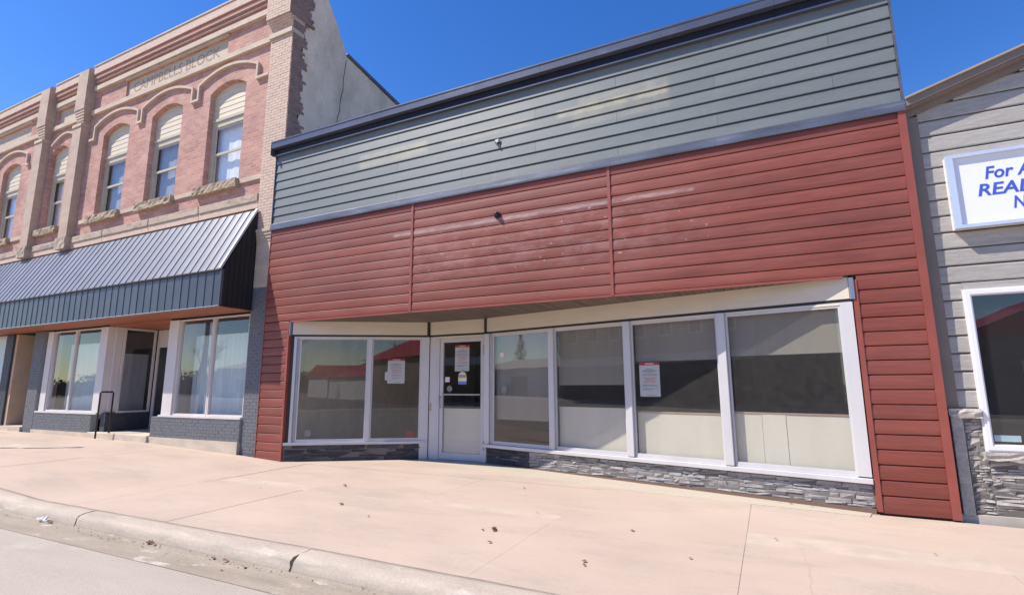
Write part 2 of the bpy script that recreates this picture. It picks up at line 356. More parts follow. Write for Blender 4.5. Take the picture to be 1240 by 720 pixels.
M['capstone'] = mat('cap_stone', (.44, .40, .36), .85, sc=(9, 9, 9), amt=.2, fine=.15, bmp=.6, bsc=(25, 25, 25), bd=.015)
M['quoin'] = mat('quoin_stone', (.36, .345, .32), .85, sc=(12, 12, 12), amt=.2, fine=.15, bmp=.7, bsc=(30, 30, 30), bd=.012)
M['found'] = mat('foundation', (.5, .45, .38), .9, bmp=.3)
M['pink'] = pavement('pink_concrete', (.475, .370, .296), (.535, .424, .342), (.35, .30, .25), .7)
M['beigec'] = pavement('beige_concrete', (.47, .405, .32), (.52, .45, .355), (.42, .375, .31), .6)
M['curb'] = mat('curb_concrete', (.44, .37, .30), .85, sc=(1.5, 5, 9), amt=.12, fine=.12, fsc=(50, 50, 50), stain=[((.30, .26, .22), (1.1, 5, 12), .52, .72, .6), ((.72, .66, .6), (2, 6, 9), .6, .75, .5)], bmp=.4, bsc=(40, 40, 40), bd=.006)
M['gutter'] = mat('gutter_concrete', (.33, .275, .215), .9, sc=(1.2, 6, 1), amt=.15, fine=.14, fsc=(60, 60, 60), stain=[((.66, .6, .53), (2.2, 5, 1), .58, .68, .7), ((.33, .27, .22), (2, 8, 1), .6, .75, .5)], bmp=.4, bd=.006)
M['road'] = mat('worn_road', (.41, .355, .295), .9, sc=(.6, 2, 1), amt=.08, fine=.2, fsc=(110, 110, 110), stain=[((.36, .31, .27), (1.4, 5, 1), .64, .76, .5), ((.62, .58, .53), (1, 2, 1), .58, .75, .4)], bmp=.5, bsc=(90, 90, 90), bd=.006)
M['grass'] = mat('dry_grass', (.16, .14, .07), .95, sc=(.4, .4, .4), amt=.25)
M['leaf'] = mat('dry_leaf', (.22, .11, .065), .7, sc=(30, 30, 30), amt=.35, rnd=.4)
M['leaf_tan'] = mat('tan_leaf', (.30, .17, .09), .7, sc=(30, 30, 30), amt=.3, rnd=.3)
M['litter'] = mat('litter_paper', (.7, .68, .66), .7)
M['rail'] = mat('black_rail', (.012, .012, .013), .45)
M['lamp'] = mat('galvanised', (.3, .31, .32), .45, .6)
M['white_wall'] = mat('white_siding', (.66, .65, .62), .7, sc=(.5, .5, 4), amt=.06)
M['red_roof'] = mat('red_metal_roof', (.42, .035, .025), .45, amt=.1)
M['brown_brick_far'] = brick_mat('tan_brick', (.33, .20, .13), (.38, .24, .16), (.36, .27, .2))
M['dark_glass'] = mat('dark_window', (.03, .035, .04), .1)
M['bark'] = mat('bark', (.09, .07, .055), .9)
M['needle'] = mat('needles', (.045, .06, .035), .8, amt=.35, sc=(1.5, 1.5, 1.5))
M['white_paper'] = mat('white_paper', (.68, .69, .71), .7, amt=.02)
M['notice_red'] = mat('notice_red', (.55, .02, .03), .6)
M['ink'] = mat('print_ink', (.30, .30, .33), .8)
M['ink_red'] = mat('red_ink', (.62, .25, .25), .8)
M['st_yellow'] = mat('sticker_yellow', (.75, .66, .36), .6)
M['st_blue'] = mat('sticker_blue', (.12, .2, .62), .6)
M['st_pink'] = mat('sticker_pink', (.75, .62, .64), .6)
M['st_grey'] = mat('sticker_grey', (.22, .2, .2), .6)
M['chrome'] = mat('brushed_metal', (.5, .5, .52), .3, .8)
M['tan_tag'] = mat('tan_plate', (.42, .3, .22), .6)
M['pale_card'] = mat('pale_blue_card', (.5, .68, .72), .6)

# ------------------------------------------------------------------ ground, road, kerb, pavement
def strip(xs, ya, yb, za, zb):
    mb = MB()
    for x in xs: mb.v += [(x, ya, gz(x)+za), (x, yb, gz(x)+zb)]
    for i in range(len(xs)-1): mb.f.append((2*i, 2*i+1, 2*i+3, 2*i+2)); mb.mi.append(0)
    return mb
XS = [-60, -40, -30, -24, -20, -18, -16, -14.5, -13, -11.3, -9.6, -9.05, -8.5, -7, -5.5, -4, -2, 0, 1.7, 4, 6, 12, 25, 60]
MB().quad((-2500, -2500, -1.4), (2500, -2500, -1.4), (2500, 2500, -1.4), (-2500, 2500, -1.4)).build('ground', M['grass'], kind='structure')
strip(XS, -90, -24, -.12, -.02).build('lot_ground', M['lot'], kind='structure')
strip(XS, 0, 40, -.5, -.5).build('back_ground', M['grass'], kind='structure')
rd = MB()
for a, b, za, zb in ((-20.2, -12, -.14, -.02), (-12, -4.36, -.02, -.121)):
    q = strip(XS, a, b, za, zb); rd.add(q.v, q.f)
rd.build('road', M['road'], kind='structure')
# far pavement with its kerb
fp = MB()
for a, b, za, zb in ((-20.55, -20.2, -.0, -.14), (-24, -20.55, -.02, -.0)):
    q = strip(XS, a, b, za, zb); fp.add(q.v, q.f)
fp.build('far_pavement', M['beigec'], kind='structure')
gut = MB()
g0 = strip(XS, -4.36, -3.95, -.118, -.128); gut.add(g0.v, g0.f)
gut.build('gutter', M['gutter'], kind='structure')
bed = MB(); q = strip(XS, -3.68, .0, -.0168, -.0088); bed.add(q.v, q.f); bed.build('pavement_bed', M['joint'], kind='structure')
# kerb stones: rolled profile, broken joints
kerb = bpy.data.objects.new('kerb', None); COL.objects.link(kerb); kerb['kind'] = 'structure'; WPOS['kerb'] = Vector((0, 0, 0))
PROF = [(-3.695, -.30), (-3.695, -.008), (-3.76, -.004), (-3.85, -.010), (-3.895, -.026), (-3.92, -.058), (-3.935, -.10), (-3.945, -.15), (-3.97, -.30)]
kx = [-7.2+3.42*i for i in range(-6, 6)]
for a, b in zip(kx, kx[1:]):
    rr = random.Random(int(a*10)); n = 14; mb = MB(); rows = []
    for i in range(n+1):
        x = a+.011+(b-a-.022)*i/n; row = []
        for j, (y, z) in enumerate(PROF):
            jx = rr.uniform(-.026, .022) if i in (0, n) and 1 <= j <= 7 else 0
            chip = -rr.uniform(0, .014) if (j in (3, 4) and rr.random() < .3) else rr.uniform(-.002, .002)
            row.append((x+jx, y+(.0 if j in (0, 8) else rr.uniform(-.004, .004)), gz(x)+z+(chip if 1 <= j <= 7 else 0)))
        rows.append(row); mb.v += row
    k = len(PROF)
    for i in range(n):
        for j in range(k-1): mb.f.append((i*k+j, i*k+j+1, (i+1)*k+j+1, (i+1)*k+j)); mb.mi.append(0)
    mb.add(rows[0], [tuple(range(k))]); mb.add(rows[-1], [tuple(range(k))])
    mb.build('kerb_stone', M['curb'], kerb, smooth=True)
# pavement slabs
pv = bpy.data.objects.new('pavement', None); COL.objects.link(pv); pv['kind'] = 'structure'; WPOS['pavement'] = Vector((0, 0, 0))
sx = [-2.2+1.885*i for i in range(-13, 7)]
for a, b in zip(sx, sx[1:]):
    for y0, y1 in ((-3.69, -1.81), (-1.81, -.005)):
        rr = random.Random(int(a*100)+int(y0*10)); dz = rr.uniform(-.002, .003); mb = MB(); g = .0016
        a2, b2, c2, d2 = a+g, b-g, y0+g, y1-g
        xs = sorted({a2, b2} | {p[0] for p in GZ if a2 < p[0] < b2})
        n = len(xs)
        for x in xs: mb.v += [(x, c2, gz(x)-.012+dz), (x, d2, gz(x)+dz-.004), (x, c2, gz(x)-.1), (x, d2, gz(x)-.1)]
        for i in range(n-1):
            o, p = 4*i, 4*i+4
            for f in ((o, o+1, p+1, p), (o+2, o, p, p+2), (o+1, o+3, p+3, p+1)): mb.f.append(f); mb.mi.append(0)
        mb.f += [(0, 1, 3, 2), (4*n-4, 4*n-3, 4*n-1, 4*n-2)]; mb.mi += [0, 0]
        mb.build('slab', M['pink'], pv)

# ------------------------------------------------------------------ STOREFRONT BUILDING (red and grey siding)
SB = thing('storefront_building', (-3.77, 0, 0), 'vacant storefront with red plank siding below grey siding and a recessed glazed entrance', 'building')
X0, X1 = -9.27, 1.73
A, B, C, D = (-8.5, .02), (-6.2, 1.45), (-4.85, 1.42), (.98, .02)
LW, RW = Wall(A, B), Wall(C, D)
PP = .168
def plank(x0, x1, z0, z1, m, lap):
    """one siding board: tilted slightly so that its lower edge stands proud"""
    mb = MB(); e = .006
    pr = [(.02, z0), (-lap, z0+.002), (-lap-.002, z0+e+.004), (-.004, z1-.004), (.02, z1)]
    return mb.prism(pr, 'x', x0, x1)
def red_row(x0, x1, z0, z1):
    pr = [(.02, z0+.004), (-.002, z0+.004), (-.011, z0+.010), (-.0135, z0+.05), (-.0115, z1-.06), (-.007, z1-.014), (-.0, z1-.004), (.02, z1-.003)]
    MB().prism(pr, 'x', x0, x1).build('plank', M['red'], SB)
batt = (-5.585, -1.957)
spans = [(X0+.012, batt[0]-.022), (batt[0]+.022, batt[1]-.022), (batt[1]+.022, X1-.082)]
for k in range(16, 28):
    z0, z1 = k*PP+.008, (k+1)*PP+.008
    if k == 27: z1 = 4.685
    if k == 16: z0 = 2.715
    for a, b in spans: red_row(a, b, z0, z1)
for k in range(16):
    z0, z1 = k*PP+.008, (k+1)*PP+.008
    if k == 15: z1 = 2.71
    if k == 0: z0 = -.02
    red_row(X0+.012, -8.575, z0, z1); red_row(1.035, X1-.082, z0, z1)
# trims
for xb in batt: bx('batten', M['red_trim'], SB, xb-.022, xb+.022, -.024, .0, 2.70, 4.69)
bx('corner_trim', M['red_trim'], SB, X1-.08, X1, -.03, .1, -.02, 4.70)
bx('corner_trim', M['red_trim'], SB, X0, X0+.012, -.02, .1, 0, 4.70)
bx('edge_trim', M['red_trim'], SB, .985, 1.035, -.022, .1, 0, 2.66)
bx('edge_trim', M['red_trim'], SB, -8.575, -8.53, -.02, .06, 0, 2.69)
bx('soffit_trim', M['red_trim'], SB, -8.52, .9, -.02, .006, 2.685, 2.715)
# grey boards: eight courses with staggered butt joints
GP = .195; L4 = 4.18; offs = [-5.97, -4.56, -7.33]
for k in range(8):
    z0 = 4.785+k*GP; z1 = z0+GP
    js = [offs[k % 3]+L4*i for i in range(-2, 4)]
    edges = [X0+.02]+[j for j in js if X0+.1 < j < X1-.1]+[X1-.02]
    for a, b in zip(edges, edges[1:]):
        pr = [(.02, z0+.002), (-.017, z0+.002), (-.019, z0+.008), (-.004, z1-.013), (.02, z1-.013)]
        MB().prism(pr, 'x', a+.0015, b-.0015).build('plank', M['grey'], SB)
bx('siding_edge', M['flash'], SB, X1-.018, X1+.004, -.04, .1, 4.80, 6.40)
bx('siding_edge', M['flash'], SB, X0-.002, X0+.018, -.036, .05, 4.80, 6.40)
FX = [X0-.01, -4.4, -.42, X1+.005]
for a, b in zip(FX, FX[1:]):
    MB().prism([(.02, 4.68), (-.048, 4.675), (-.05, 4.70), (-.042, 4.80), (-.03, 4.815), (.02, 4.82)], 'x', a+.001, b-.001).build('flashing', M['flash'], SB)
# coping: upper fascia, recessed underside with its shade in the colour, lower lip
cj = [X0-.03, -6.3, -3.0, .45, X1+.03]
for a, b in zip(cj, cj[1:]):
    a += .0015; b -= .0015
    MB().prism([(.35, 6.635), (-.155, 6.635), (-.155, 6.615), (-.15, 6.60), (.35, 6.60)], 'x', a, b).build('coping_cap', M['cap'], SB)
    MB().prism([(-.04, 6.598), (-.145, 6.598), (-.138, 6.485), (-.04, 6.485)], 'x', a, b).build('coping_fascia', M['cap'], SB)
    MB().prism([(.019, 6.483), (-.035, 6.483), (-.035, 6.368), (.019, 6.368)], 'x', a, b).build('coping_recess', M['cap_shade'], SB)
    MB().prism([(.019, 6.366), (-.06, 6.362), (-.075, 6.352), (-.075, 6.325), (.019, 6.325)], 'x', a, b).build('coping_lip', M['cap'], SB)
bx('coping_end', M['cap'], SB, X0-.035, X0-.031, -.15, .3, 6.33, 6.63)
# sheathing, side walls, roof and rear
bod = MB()
bod.box(X0, X1, .02, .12, 2.74, 6.6)
bod.box(X0, -8.54, .02, .12, -.3, 2.74); bod.box(1.0, X1, .02, .12, -.3, 2.74)
bod.build('front_wall', M['body'], SB)
bd = MB(); bd.box(X1-.2, X1-.004, .12, 18, -.3, 4.6); bd.box(-9.1, -8.95, .13, 18, -.3, 5.3); bd.box(-8.94, X1-.21, 17.8, 18, -.3, 5.3)
bd.build('side_wall', M['stucco'], SB)
MB().hexa([(-9.1, .13, 5.3), (X1-.004, .13, 5.3), (X1-.004, 18, 5.0), (-9.1, 18, 5.0), (-9.1, .13, 5.45), (X1-.004, .13, 5.45), (X1-.004, 18, 5.15), (-9.1, 18, 5.15)]).build('roof', M['body'], SB)
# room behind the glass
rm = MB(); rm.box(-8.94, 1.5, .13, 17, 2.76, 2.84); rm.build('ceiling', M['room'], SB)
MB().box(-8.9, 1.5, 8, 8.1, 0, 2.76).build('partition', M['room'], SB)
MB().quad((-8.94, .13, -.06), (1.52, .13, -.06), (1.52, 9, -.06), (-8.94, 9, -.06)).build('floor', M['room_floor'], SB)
# soffit slats over the recess, running front to back
def wy(x):
    if x < B[0]: return A[1]+(B[1]-A[1])*(x-A[0])/(B[0]-A[0])
    if x < C[0]: return 1.5
    return C[1]+(D[1]-C[1])*(x-C[0])/(D[0]-C[0])
x = -8.46
while x < .94:
    x1 = min(x+.1, .96); ya, yb = max(.02, wy(x)+.04), max(.02, wy(x1-.008)+.04)
    if max(ya, yb) > .05:
        MB().hexa([(x, .008, 2.705), (x1-.016, .008, 2.705), (x1-.016, yb, 2.705), (x, ya, 2.705), (x, .008, 2.722), (x1-.004, .008, 2.722), (x1-.004, yb, 2.722), (x, ya, 2.722)]).build('slat', M['soffit'], SB)
    x = x1
MB().box(-8.5, .98, .008, 1.6, 2.726, 2.738).build('soffit_backing', M['black'], SB)
# cream fascia over the windows, dark shadow gap under it
LW.bx('fascia_board', M['cream'], SB, .02, LW.L-.02, -.05, .0, 2.44, 2.703)
RW.bx('fascia_board', M['cream'], SB, .02, RW.L-.03, -.05, .0, 2.44, 2.703)
MB().box(B[0]+.03, C[0]-.03, 1.46, 1.52, 2.44, 2.703).build('fascia_board', M['cream'], SB)
bx('fascia_post', M['black'], SB, B[0]-.02, B[0]+.025, 1.425, 1.5, 2.40, 2.704)
bx('fascia_post', M['black'], SB, C[0]-.025, C[0]+.02, 1.395, 1.5, 2.40, 2.704)
LW.bx('shadow_gap', M['black'], SB, .0, LW.L-.02, -.06, -.012, 2.40, 2.44)
RW.bx('shadow_gap', M['black'], SB, .02, RW.L-.02, -.06, -.012, 2.40, 2.44)
bx('shadow_gap', M['black'], SB, B[0]+.03, C[0]-.03, 1.475, 1.53, 2.40, 2.44)
bx('fascia_cap', M['cap_end'], SB, .955, 1.0, -.035, .08, 2.425, 2.685)
bx('fascia_cap', M['cap_end'], SB, -8.545, -8.505, -.02, .05, 2.42, 2.70)
# windows: mullions, head, sill, stops and panes
def window(wl, s0, s1, z0, z1, m_glass, stop=.022):
    """one pane with its own glazing stops; the pane carries nothing else"""
    f = MB()
    wl.box(f, s0, s0+stop, -.035, -.005, z0, z1); wl.box(f, s1-stop, s1, -.035, -.005, z0, z1)
    wl.box(f, s0+stop, s1-stop, -.035, -.005, z0, z0+stop); wl.box(f, s0+stop, s1-stop, -.035, -.005, z1-stop, z1)
    w_ = f.build('window', M['alu'], SB)
    g = MB(); wl.box(g, s0+stop*.5, s1-stop*.5, -.026, -.02, z0+stop*.5, z1-stop*.5)
    g.build('pane', m_glass, w_)
    return w_
ZB, ZT = .385, 2.365
# left wall
LW.bx('window_jamb', M['black'], SB, .0, .065, -.08, -.03, .34, 2.40)
LW.bx('window_jamb', M['alu'], SB, .066, .12, -.06, .012, .352, 2.398)
LW.bx('window_jamb', M['alu_grey'], SB, .121, .185, -.06, -.02, .352, 2.398)
window(LW, .186, 1.50, ZB, ZT, M['glass'])
LW.bx('mullion', M['alu'], SB, 1.501, 1.59, -.06, .018, ZB-.02, 2.398)
window(LW, 1.592, 2.56, ZB, ZT, M['glass'])
LW.bx('window_jamb', M['alu'], SB, 2.562, LW.L+.02, -.06, .01, .0, 2.398)
LW.bx('window_head', M['cream'], SB, .121, 2.561, -.055, .0, ZT+.002, 2.399)
LW.bx('window_sill', M['alu'], SB, -.02, 2.67, -.06, .045, .302, .35)
LW.bx('window_bottom_rail', M['alu'], SB, .186, 2.561, -.058, -.002, .352, ZB-.001)
# right wall
RW.bx('window_jamb', M['alu_grey'], SB, .10, .17, -.06, .0, .32, 2.398)
RW.bx('window_jamb', M['alu'], SB, -.02, .098, -.06, .022, .32, 2.398)
ms = [(1.487, 1.595), (2.93, 3.042), (4.366, 4.48)]
ps = [(.172, 1.485), (1.599, 2.928), (3.046, 4.364), (4.484, 5.855)]
for a, b in ms: RW.bx('mullion', M['alu'], SB, a, b, -.06, .04, ZB-.025, 2.398, bevel=.004)
gm = [M['glass'], M['glass_dusty'], M['glass_dusty'], M['glass_dusty']]
for (a, b), g in zip(ps, gm): window(RW, a, b, ZB, ZT, g, .026)
RW.bx('window_jamb', M['alu'], SB, 5.858, 5.99, -.06, .02, ZB-.02, 2.398)
for a, b in ps: RW.bx('window_head', M['cream'], SB, a, b, -.055, .004, ZT+.002, 2.399)
for a, b in ps: RW.bx('window_bottom_rail', M['alu'], SB, a, b, -.058, .0, .352, ZB-.001)
RW.bx('window_sill', M['alu'], SB, -.02, 6.0, -.065, .055, .292, .35, bevel=.004)
# screws on the mullion stops are left to the glazing; blinds and papers inside
def sheet(wl, name, m, s0, s1, z0, z1, d=-.11, fold=None):
    mb = MB(); n = 1
    for i in range(n):
        a, b = s0+(s1-s0)*i/n, s0+(s1-s0)*(i+1)/n; o = 0
        mb.hexa([wl.p(a, d+o, z0), wl.p(b, d+o, z0), wl.p(b, d-.006+o, z0), wl.p(a, d-.006+o, z0), wl.p(a, d+o, z1), wl.p(b, d+o, z1), wl.p(b, d-.006+o, z1), wl.p(a, d-.006+o, z1)])
    return mb.build(name, m, SB)
sheet(RW, 'blind', M['blind'], .18, 1.48, .80, 2.37)
sheet(RW, 'blind', M['blind'], 1.61, 2.92, 1.42, 2.37)
sheet(RW, 'blind', M['blind'], 3.06, 4.36, 1.77, 2.37)
sheet(RW, 'blind', M['blind'], 4.49, 5.85, 1.80, 2.37)
for a, b, c in ((1.61, 2.92, 1.06), (3.06, 4.36, 1.0), (4.49, 4.83, 1.03), (4.835, 5.12, 1.03), (5.125, 5.85, 1.03)):
    sheet(RW, 'window_paper', M['paper'], a, b, .355, c, d=-.105 if a != 4.835 else -.1)
for a, b, c in ((3.06, 4.36, 1.003), (4.49, 5.85, 1.033)): RW.bx('paper_batten', M['tan_tag'], SB, a, b, -.104, -.096, c, c+.022)
# base walls and stacked ledge stone
LW.bx('base_wall', M['mortar'], SB, -.02, 2.64, -.12, -.01, -.1, .30)
RW.bx('base_wall', M['mortar'], SB, -.0, RW.L, -.12, -.012, -.1, .29)
RW.bx('base_strip', mat('rust_strip', (.16, .10, .075), .8), SB, -.0, RW.L, -.012, .02, -.1, .018)
STONE = []
for k in range(11):
    rr = random.Random(k+50); mb = MB()
    def j(): return rr.uniform(-.05, .05)
    pts = []
    for z in (0, 1):
        for (a, b) in ((-.5, 0), (.5, 0), (.5, 1), (-.5, 1)):
            pts.append((a+j()*.5*(b == 0), (b if b else 0)+(rr.uniform(.0, .55) if b == 0 else 0), z+(j()*3.4 if b == 0 else 0)))
    mb.hexa(pts); me, _ = mb.mesh('ledge_stone', M['ledge_stone'], (0, 0, 0), bevel=.045); STONE.append(me)
_sm = {}
def stones(wl, parent, m, s0, s1, z0, z1, d0, seed, hmin=.035, hmax=.068, wmin=.09, wmax=.34, proud=.045, name='ledge_stone'):
    rr = random.Random(seed); z = z0; ang = math.atan2(wl.u.y, wl.u.x); out = []
    while z < z1-.012:
        h = min(rr.uniform(hmin, hmax), z1-z)
        if z1-(z+h) < .02: h = z1-z
        s = s0-rr.uniform(0, .1)
        while s < s1:
            L = rr.uniform(wmin, wmax); a, b = max(s, s0), min(s+L, s1)
            if b-a > .03:
                k = rr.randrange(len(STONE)); key = (k, m.name)
                if key not in _sm:
                    me = STONE[k].copy(); me.materials.clear(); me.materials.append(m); _sm[key] = me
                dep = proud*rr.uniform(.45, 1.1)
                hh = h
                if rr.random() < .18 and h > .05: hh = h*.5
                for zz in ([z] if hh == h else [z, z+hh]):
                    c = wl.p((a+b)/2, d0+dep*(1 if zz == z else rr.uniform(.6, 1.3)), zz+.002)
                    o = put(name, _sm[key], c, parent); o.rotation_euler = (0, rr.uniform(-.012, .012), ang+rr.uniform(-.03, .03)); o.scale = (b-a-.004, dep+.03, hh-.004); out.append(o)
            s += L
        z += h
    return out
stones(RW, SB, M['ledge_stone'], 1.02, RW.L-.01, .022, .275, -.012, 3, hmin=.022, hmax=.058, wmin=.07, wmax=.32, proud=.028)
stones(RW, SB, M['dark_stone'], .03, 1.018, .0, .285, -.012, 4, wmin=.15, wmax=.4)
stones(LW, SB, M['dark_stone'], .0, 2.63, -.02, .298, -.012, 5, hmin=.06, hmax=.1, wmin=.25, wmax=.5, proud=.03)
# door bay
bx('door_panel', M['alu'], SB, B[0]+.03, -6.0, 1.47, 1.53, .0, 2.398)
bx('door_frame', M['alu'], SB, -5.998, -5.935, 1.462, 1.54, -.02, 2.398)
bx('door_frame', M['alu'], SB, -4.935, -4.84, 1.462, 1.54, -.02, 2.398)
bx('door_frame', M['cream'], SB, -5.934, -4.936, 1.465, 1.54, 2.352, 2.399)
bx('threshold', M['alu_grey'], SB, -5.934, -4.936, 1.40, 1.56, -.02, .012)
door = MB(); dx0, dx1 = -5.93, -4.94
for q in ((dx0, -5.855, .016, 2.348), (-4.995, dx1, .016, 2.348)): door.box(q[0], q[1], 1.48, 1.525, q[2], q[3])
door.box(-5.854, -4.996, 1.48, 1.525, .016, .14); door.box(-5.854, -4.996, 1.48, 1.525, 2.275, 2.348)
dr = door.build('door', M['alu'], SB)
MB().box(-5.858, -4.99, 1.499, 1.505, .135, 2.28).build('pane', M['glass'], dr)
MB().box(-5.85, -5.0, 1.455, 1.478, 1.235, 1.262).build('push_bar', M['alu_grey'], dr)
hm = MB(); hm.tube([(-5.90, 1.478, 1.20), (-5.90, 1.43, 1.20), (-5.90, 1.43, 1.0), (-5.90, 1.478, 1.0)], .012, 8); hm.build('handle', M['alu_grey'], dr, smooth=True)
hg = MB(); hg.box(-4.928, -4.908, 1.45, 1.4615, 2.0, 2.2); hg.box(-4.928, -4.908, 1.45, 1.4615, .22, .4); hg.build('hinge', M['alu_grey'], dr)
bx('mail_slot', M['tan_tag'], SB, -6.155, -6.115, 1.462, 1.4695, .93, 1.08)
bx('door_paper', M['paper'], SB, -5.85, -5.0, 1.53, 1.536, .06, .98)
# entry floor inside the recess
ef = MB(); xs = [-8.6+.3*i for i in range(33)]
for a, b in zip(xs, xs[1:]):
    ef.quad((a, -.009, gz(a)-.003), (b, -.009, gz(b)-.003), (b, max(.05, wy(b)+.1), gz(b)-.003), (a, max(.05, wy(a)+.1), gz(a)-.003))
ef.build('entry_floor', M['pink'], kind='structure')
es = MB(); n = 30
for i in range(n):
    a, b = -1.2+7.15*i/n, -1.2+7.15*(i+1)/n
    o1, o2 = [.62-.42*max(0, (q_-3.2)/2.8) for q_ in (a, b)]
    P = [RW.p(a, o1, 0), RW.p(b, o2, 0), RW.p(b, -.05, 0), RW.p(a, -.05, 0)]
    es.quad(*[(p.x, p.y, gz(p.x)+.002) for p in P]); es.quad(*[(p.x, p.y, gz(p.x)+z) for p, z in ((P[0], .002), (P[1], .002), (P[1], -.03), (P[0], -.03))])
es.build('entry_apron', M['beigec'], kind='structure')
# torn hole in the grey siding
tr = MB(); tr.add([(-3.90, -.025, 5.535), (-3.80, -.027, 5.55), (-3.79, -.026, 5.50), (-3.80, -.028, 5.45), (-3.78, -.026, 5.37), (-3.82, -.026, 5.37), (-3.855, -.028, 5.46), (-3.89, -.027, 5.47)], [tuple(range(8))])
tr.build('torn_patch', M['black'], SB)
tr = MB(); tr.add([(-3.885, -.048, 5.53), (-3.815, -.05, 5.54), (-3.82, -.044, 5.49), (-3.86, -.044, 5.48)], [(0, 1, 2, 3)]); tr.build('torn_flap', M['white_paper'], SB)

# things fixed to the storefront
cm = thing('security_camera', (-3.85, -.012, 4.15), 'small dark dome camera on the red siding above the door', 'camera')
mb = MB()
for i in range(7):
    pass
def dome(cx, y, cz, r0, prof, n=18):
    mb = MB()
    for (r, d) in prof:
        for k in range(n): mb.v.append((cx+r*math.cos(2*math.pi*k/n), y-d, cz+r*math.sin(2*math.pi*k/n)))
    for i in range(len(prof)-1):
        for k in range(n): mb.f.append((i*n+k, i*n+(k+1) % n, (i+1)*n+(k+1) % n, (i+1)*n+k)); mb.mi.append(0)
    mb.f.append(tuple(range((len(prof)-1)*n, len(prof)*n))); mb.mi.append(0)
    return mb
dome(-3.85, -.012, 4.205, 0, [(.058, 0), (.058, .02), (.05, .028)]).build('base', M['body'], cm, smooth=False)
dome(-3.85, -.04, 4.205, 0, [(.045, 0), (.042, .018), (.031, .034), (.015, .043), (.003, .045)]).build('dome', mat('smoked_dome', (.01, .01, .012), .08), cm, smooth=True)

def notice(wl, s0, s1, z0, z1, label, lines, d=-.0185, faded=False, cat='notice', group=None):
    c = wl.p((s0+s1)/2, d, z0); t = thing('notice', c, label, cat, group)
    h = z1-z0; w_ = s1-s0
    wl.bx('sheet', M['white_paper'], t, s0, s1, d, d+.0015, z0, z1-.085*h)
    wl.bx('header', M['notice_red'], t, s0, s1, d, d+.0018, z1-.085*h, z1)
    wl.bx('header_print', M['white_paper'], t, s0+w_*.3, s1-w_*.28, d+.0019, d+.0024, z1-.06*h, z1-.028*h)
    a = MB(); b = MB()
    for zf, l, r, red in lines:
        wl.box(b if red else a, s0+w_*l, s1-w_*(1-r), d+.0016, d+.0021, z0+h*zf, z0+h*(zf+.016))
    a.build('print', M['ink'], t); b.build('red_print', M['ink_red'], t)
    return t
LN = [(.80, .35, .65, 0), (.765, .2, .8, 0), (.735, .12, .88, 0), (.70, .2, .75, 0), (.64, .15, .85, 0), (.605, .12, .88, 0), (.54, .15, .85, 1), (.51, .2, .8, 1), (.475, .3, .75, 1), (.44, .15, .85, 1), (.40, .2, .8, 1), (.33, .15, .85, 0), (.3, .1, .9, 0), (.22, .12, .88, 0), (.19, .15, .6, 0), (.04, .4, .75, 1)]
notice(RW, 3.15, 3.475, 1.245, 1.755, 'white paper notice with red header inside the pane between the two middle mullions', LN, d=-.034)
notice(LW, 1.9, 2.24, 1.47, 1.965, 'white paper notice with red header in the window left of the door', LN, d=-.036)
DW = Wall((-5.97, 1.5), (-4.9, 1.5))
notice(DW, .37, .70, 1.70, 2.215, 'white paper notice with red header at the top of the glass door', LN, d=-.012)
LW.bx('note', M['white_paper'], None, 1.85, 1.985, -.0325, -.0315, 1.53, 1.70)
tag(bpy.data.objects['note'], 'small white slip overlapping the left edge of the window notice', 'note')
bdg = thing('badge_sticker', (-5.415, 1.498, 1.44), 'arched yellow and blue sticker on the door glass under the notice', 'sticker')
pts = [(-5.51, 1.505)]+[(-5.415-.095*math.cos(math.pi*i/12), 1.60+.09*math.sin(math.pi*i/12)) for i in range(13)]+[(-5.32, 1.505)]
MB().prism(pts, 'y', 1.4965, 1.4985).build('face', M['st_yellow'], bdg)
MB().box(-5.51, -5.32, 1.4963, 1.4985, 1.445, 1.504).build('blue_band', M['st_blue'], bdg)
MB().box(-5.505, -5.325, 1.4955, 1.4962, 1.575, 1.63).build('print', M['ink'], bdg)
o = MB().box(-5.815, -5.71, 1.4965, 1.4985, 1.49, 1.59).build('sticker', M['st_pink']); tag(o, 'small pale square sticker on the door glass above the push bar', 'sticker')
o = dome(-5.71, 1.498, 1.36, 0, [(.062, 0), (.062, .0015)]).build('sticker', M['st_grey']); tag(o, 'round grey sticker at the lower left of the upper door glass', 'sticker')
o = MB(); RW.box(o, .34, .43, -.0185, -.017, 1.94, 2.03); o = o.build('sticker', M['st_pink']); tag(o, 'small pale square sticker in the pane right of the door', 'sticker')
o = MB(); P = [RW.p(.445+.062*math.cos(k*math.pi/9), -.017, 1.35+.075*math.sin(k*math.pi/9)) for k in range(18)]; Q = [RW.p(.445+.062*math.cos(k*math.pi/9), -.0185, 1.35+.075*math.sin(k*math.pi/9)) for k in range(18)]
o.add(P+Q, [tuple(range(18)), tuple(range(18, 36))]+[(k, (k+1) % 18, 18+(k+1) % 18, 18+k) for k in range(18)]); o = o.build('sticker', M['st_grey']); tag(o, 'round dark sticker in the pane right of the door', 'sticker')
o = MB(); LW.box(o, .36, .47, -.0185, -.017, .46, .58); o = o.build('sticker', M['st_grey']); tag(o, 'faint grey sticker in the lower left corner of the far left pane', 'sticker')
o = MB(); LW.box(o, 2.3, 2.46, -.0185, -.017, .44, .53); o = o.build('sticker', mat('sticker_red', (.3, .08, .07), .6)); tag(o, 'small dull red sticker low in the pane beside the door panel', 'sticker')

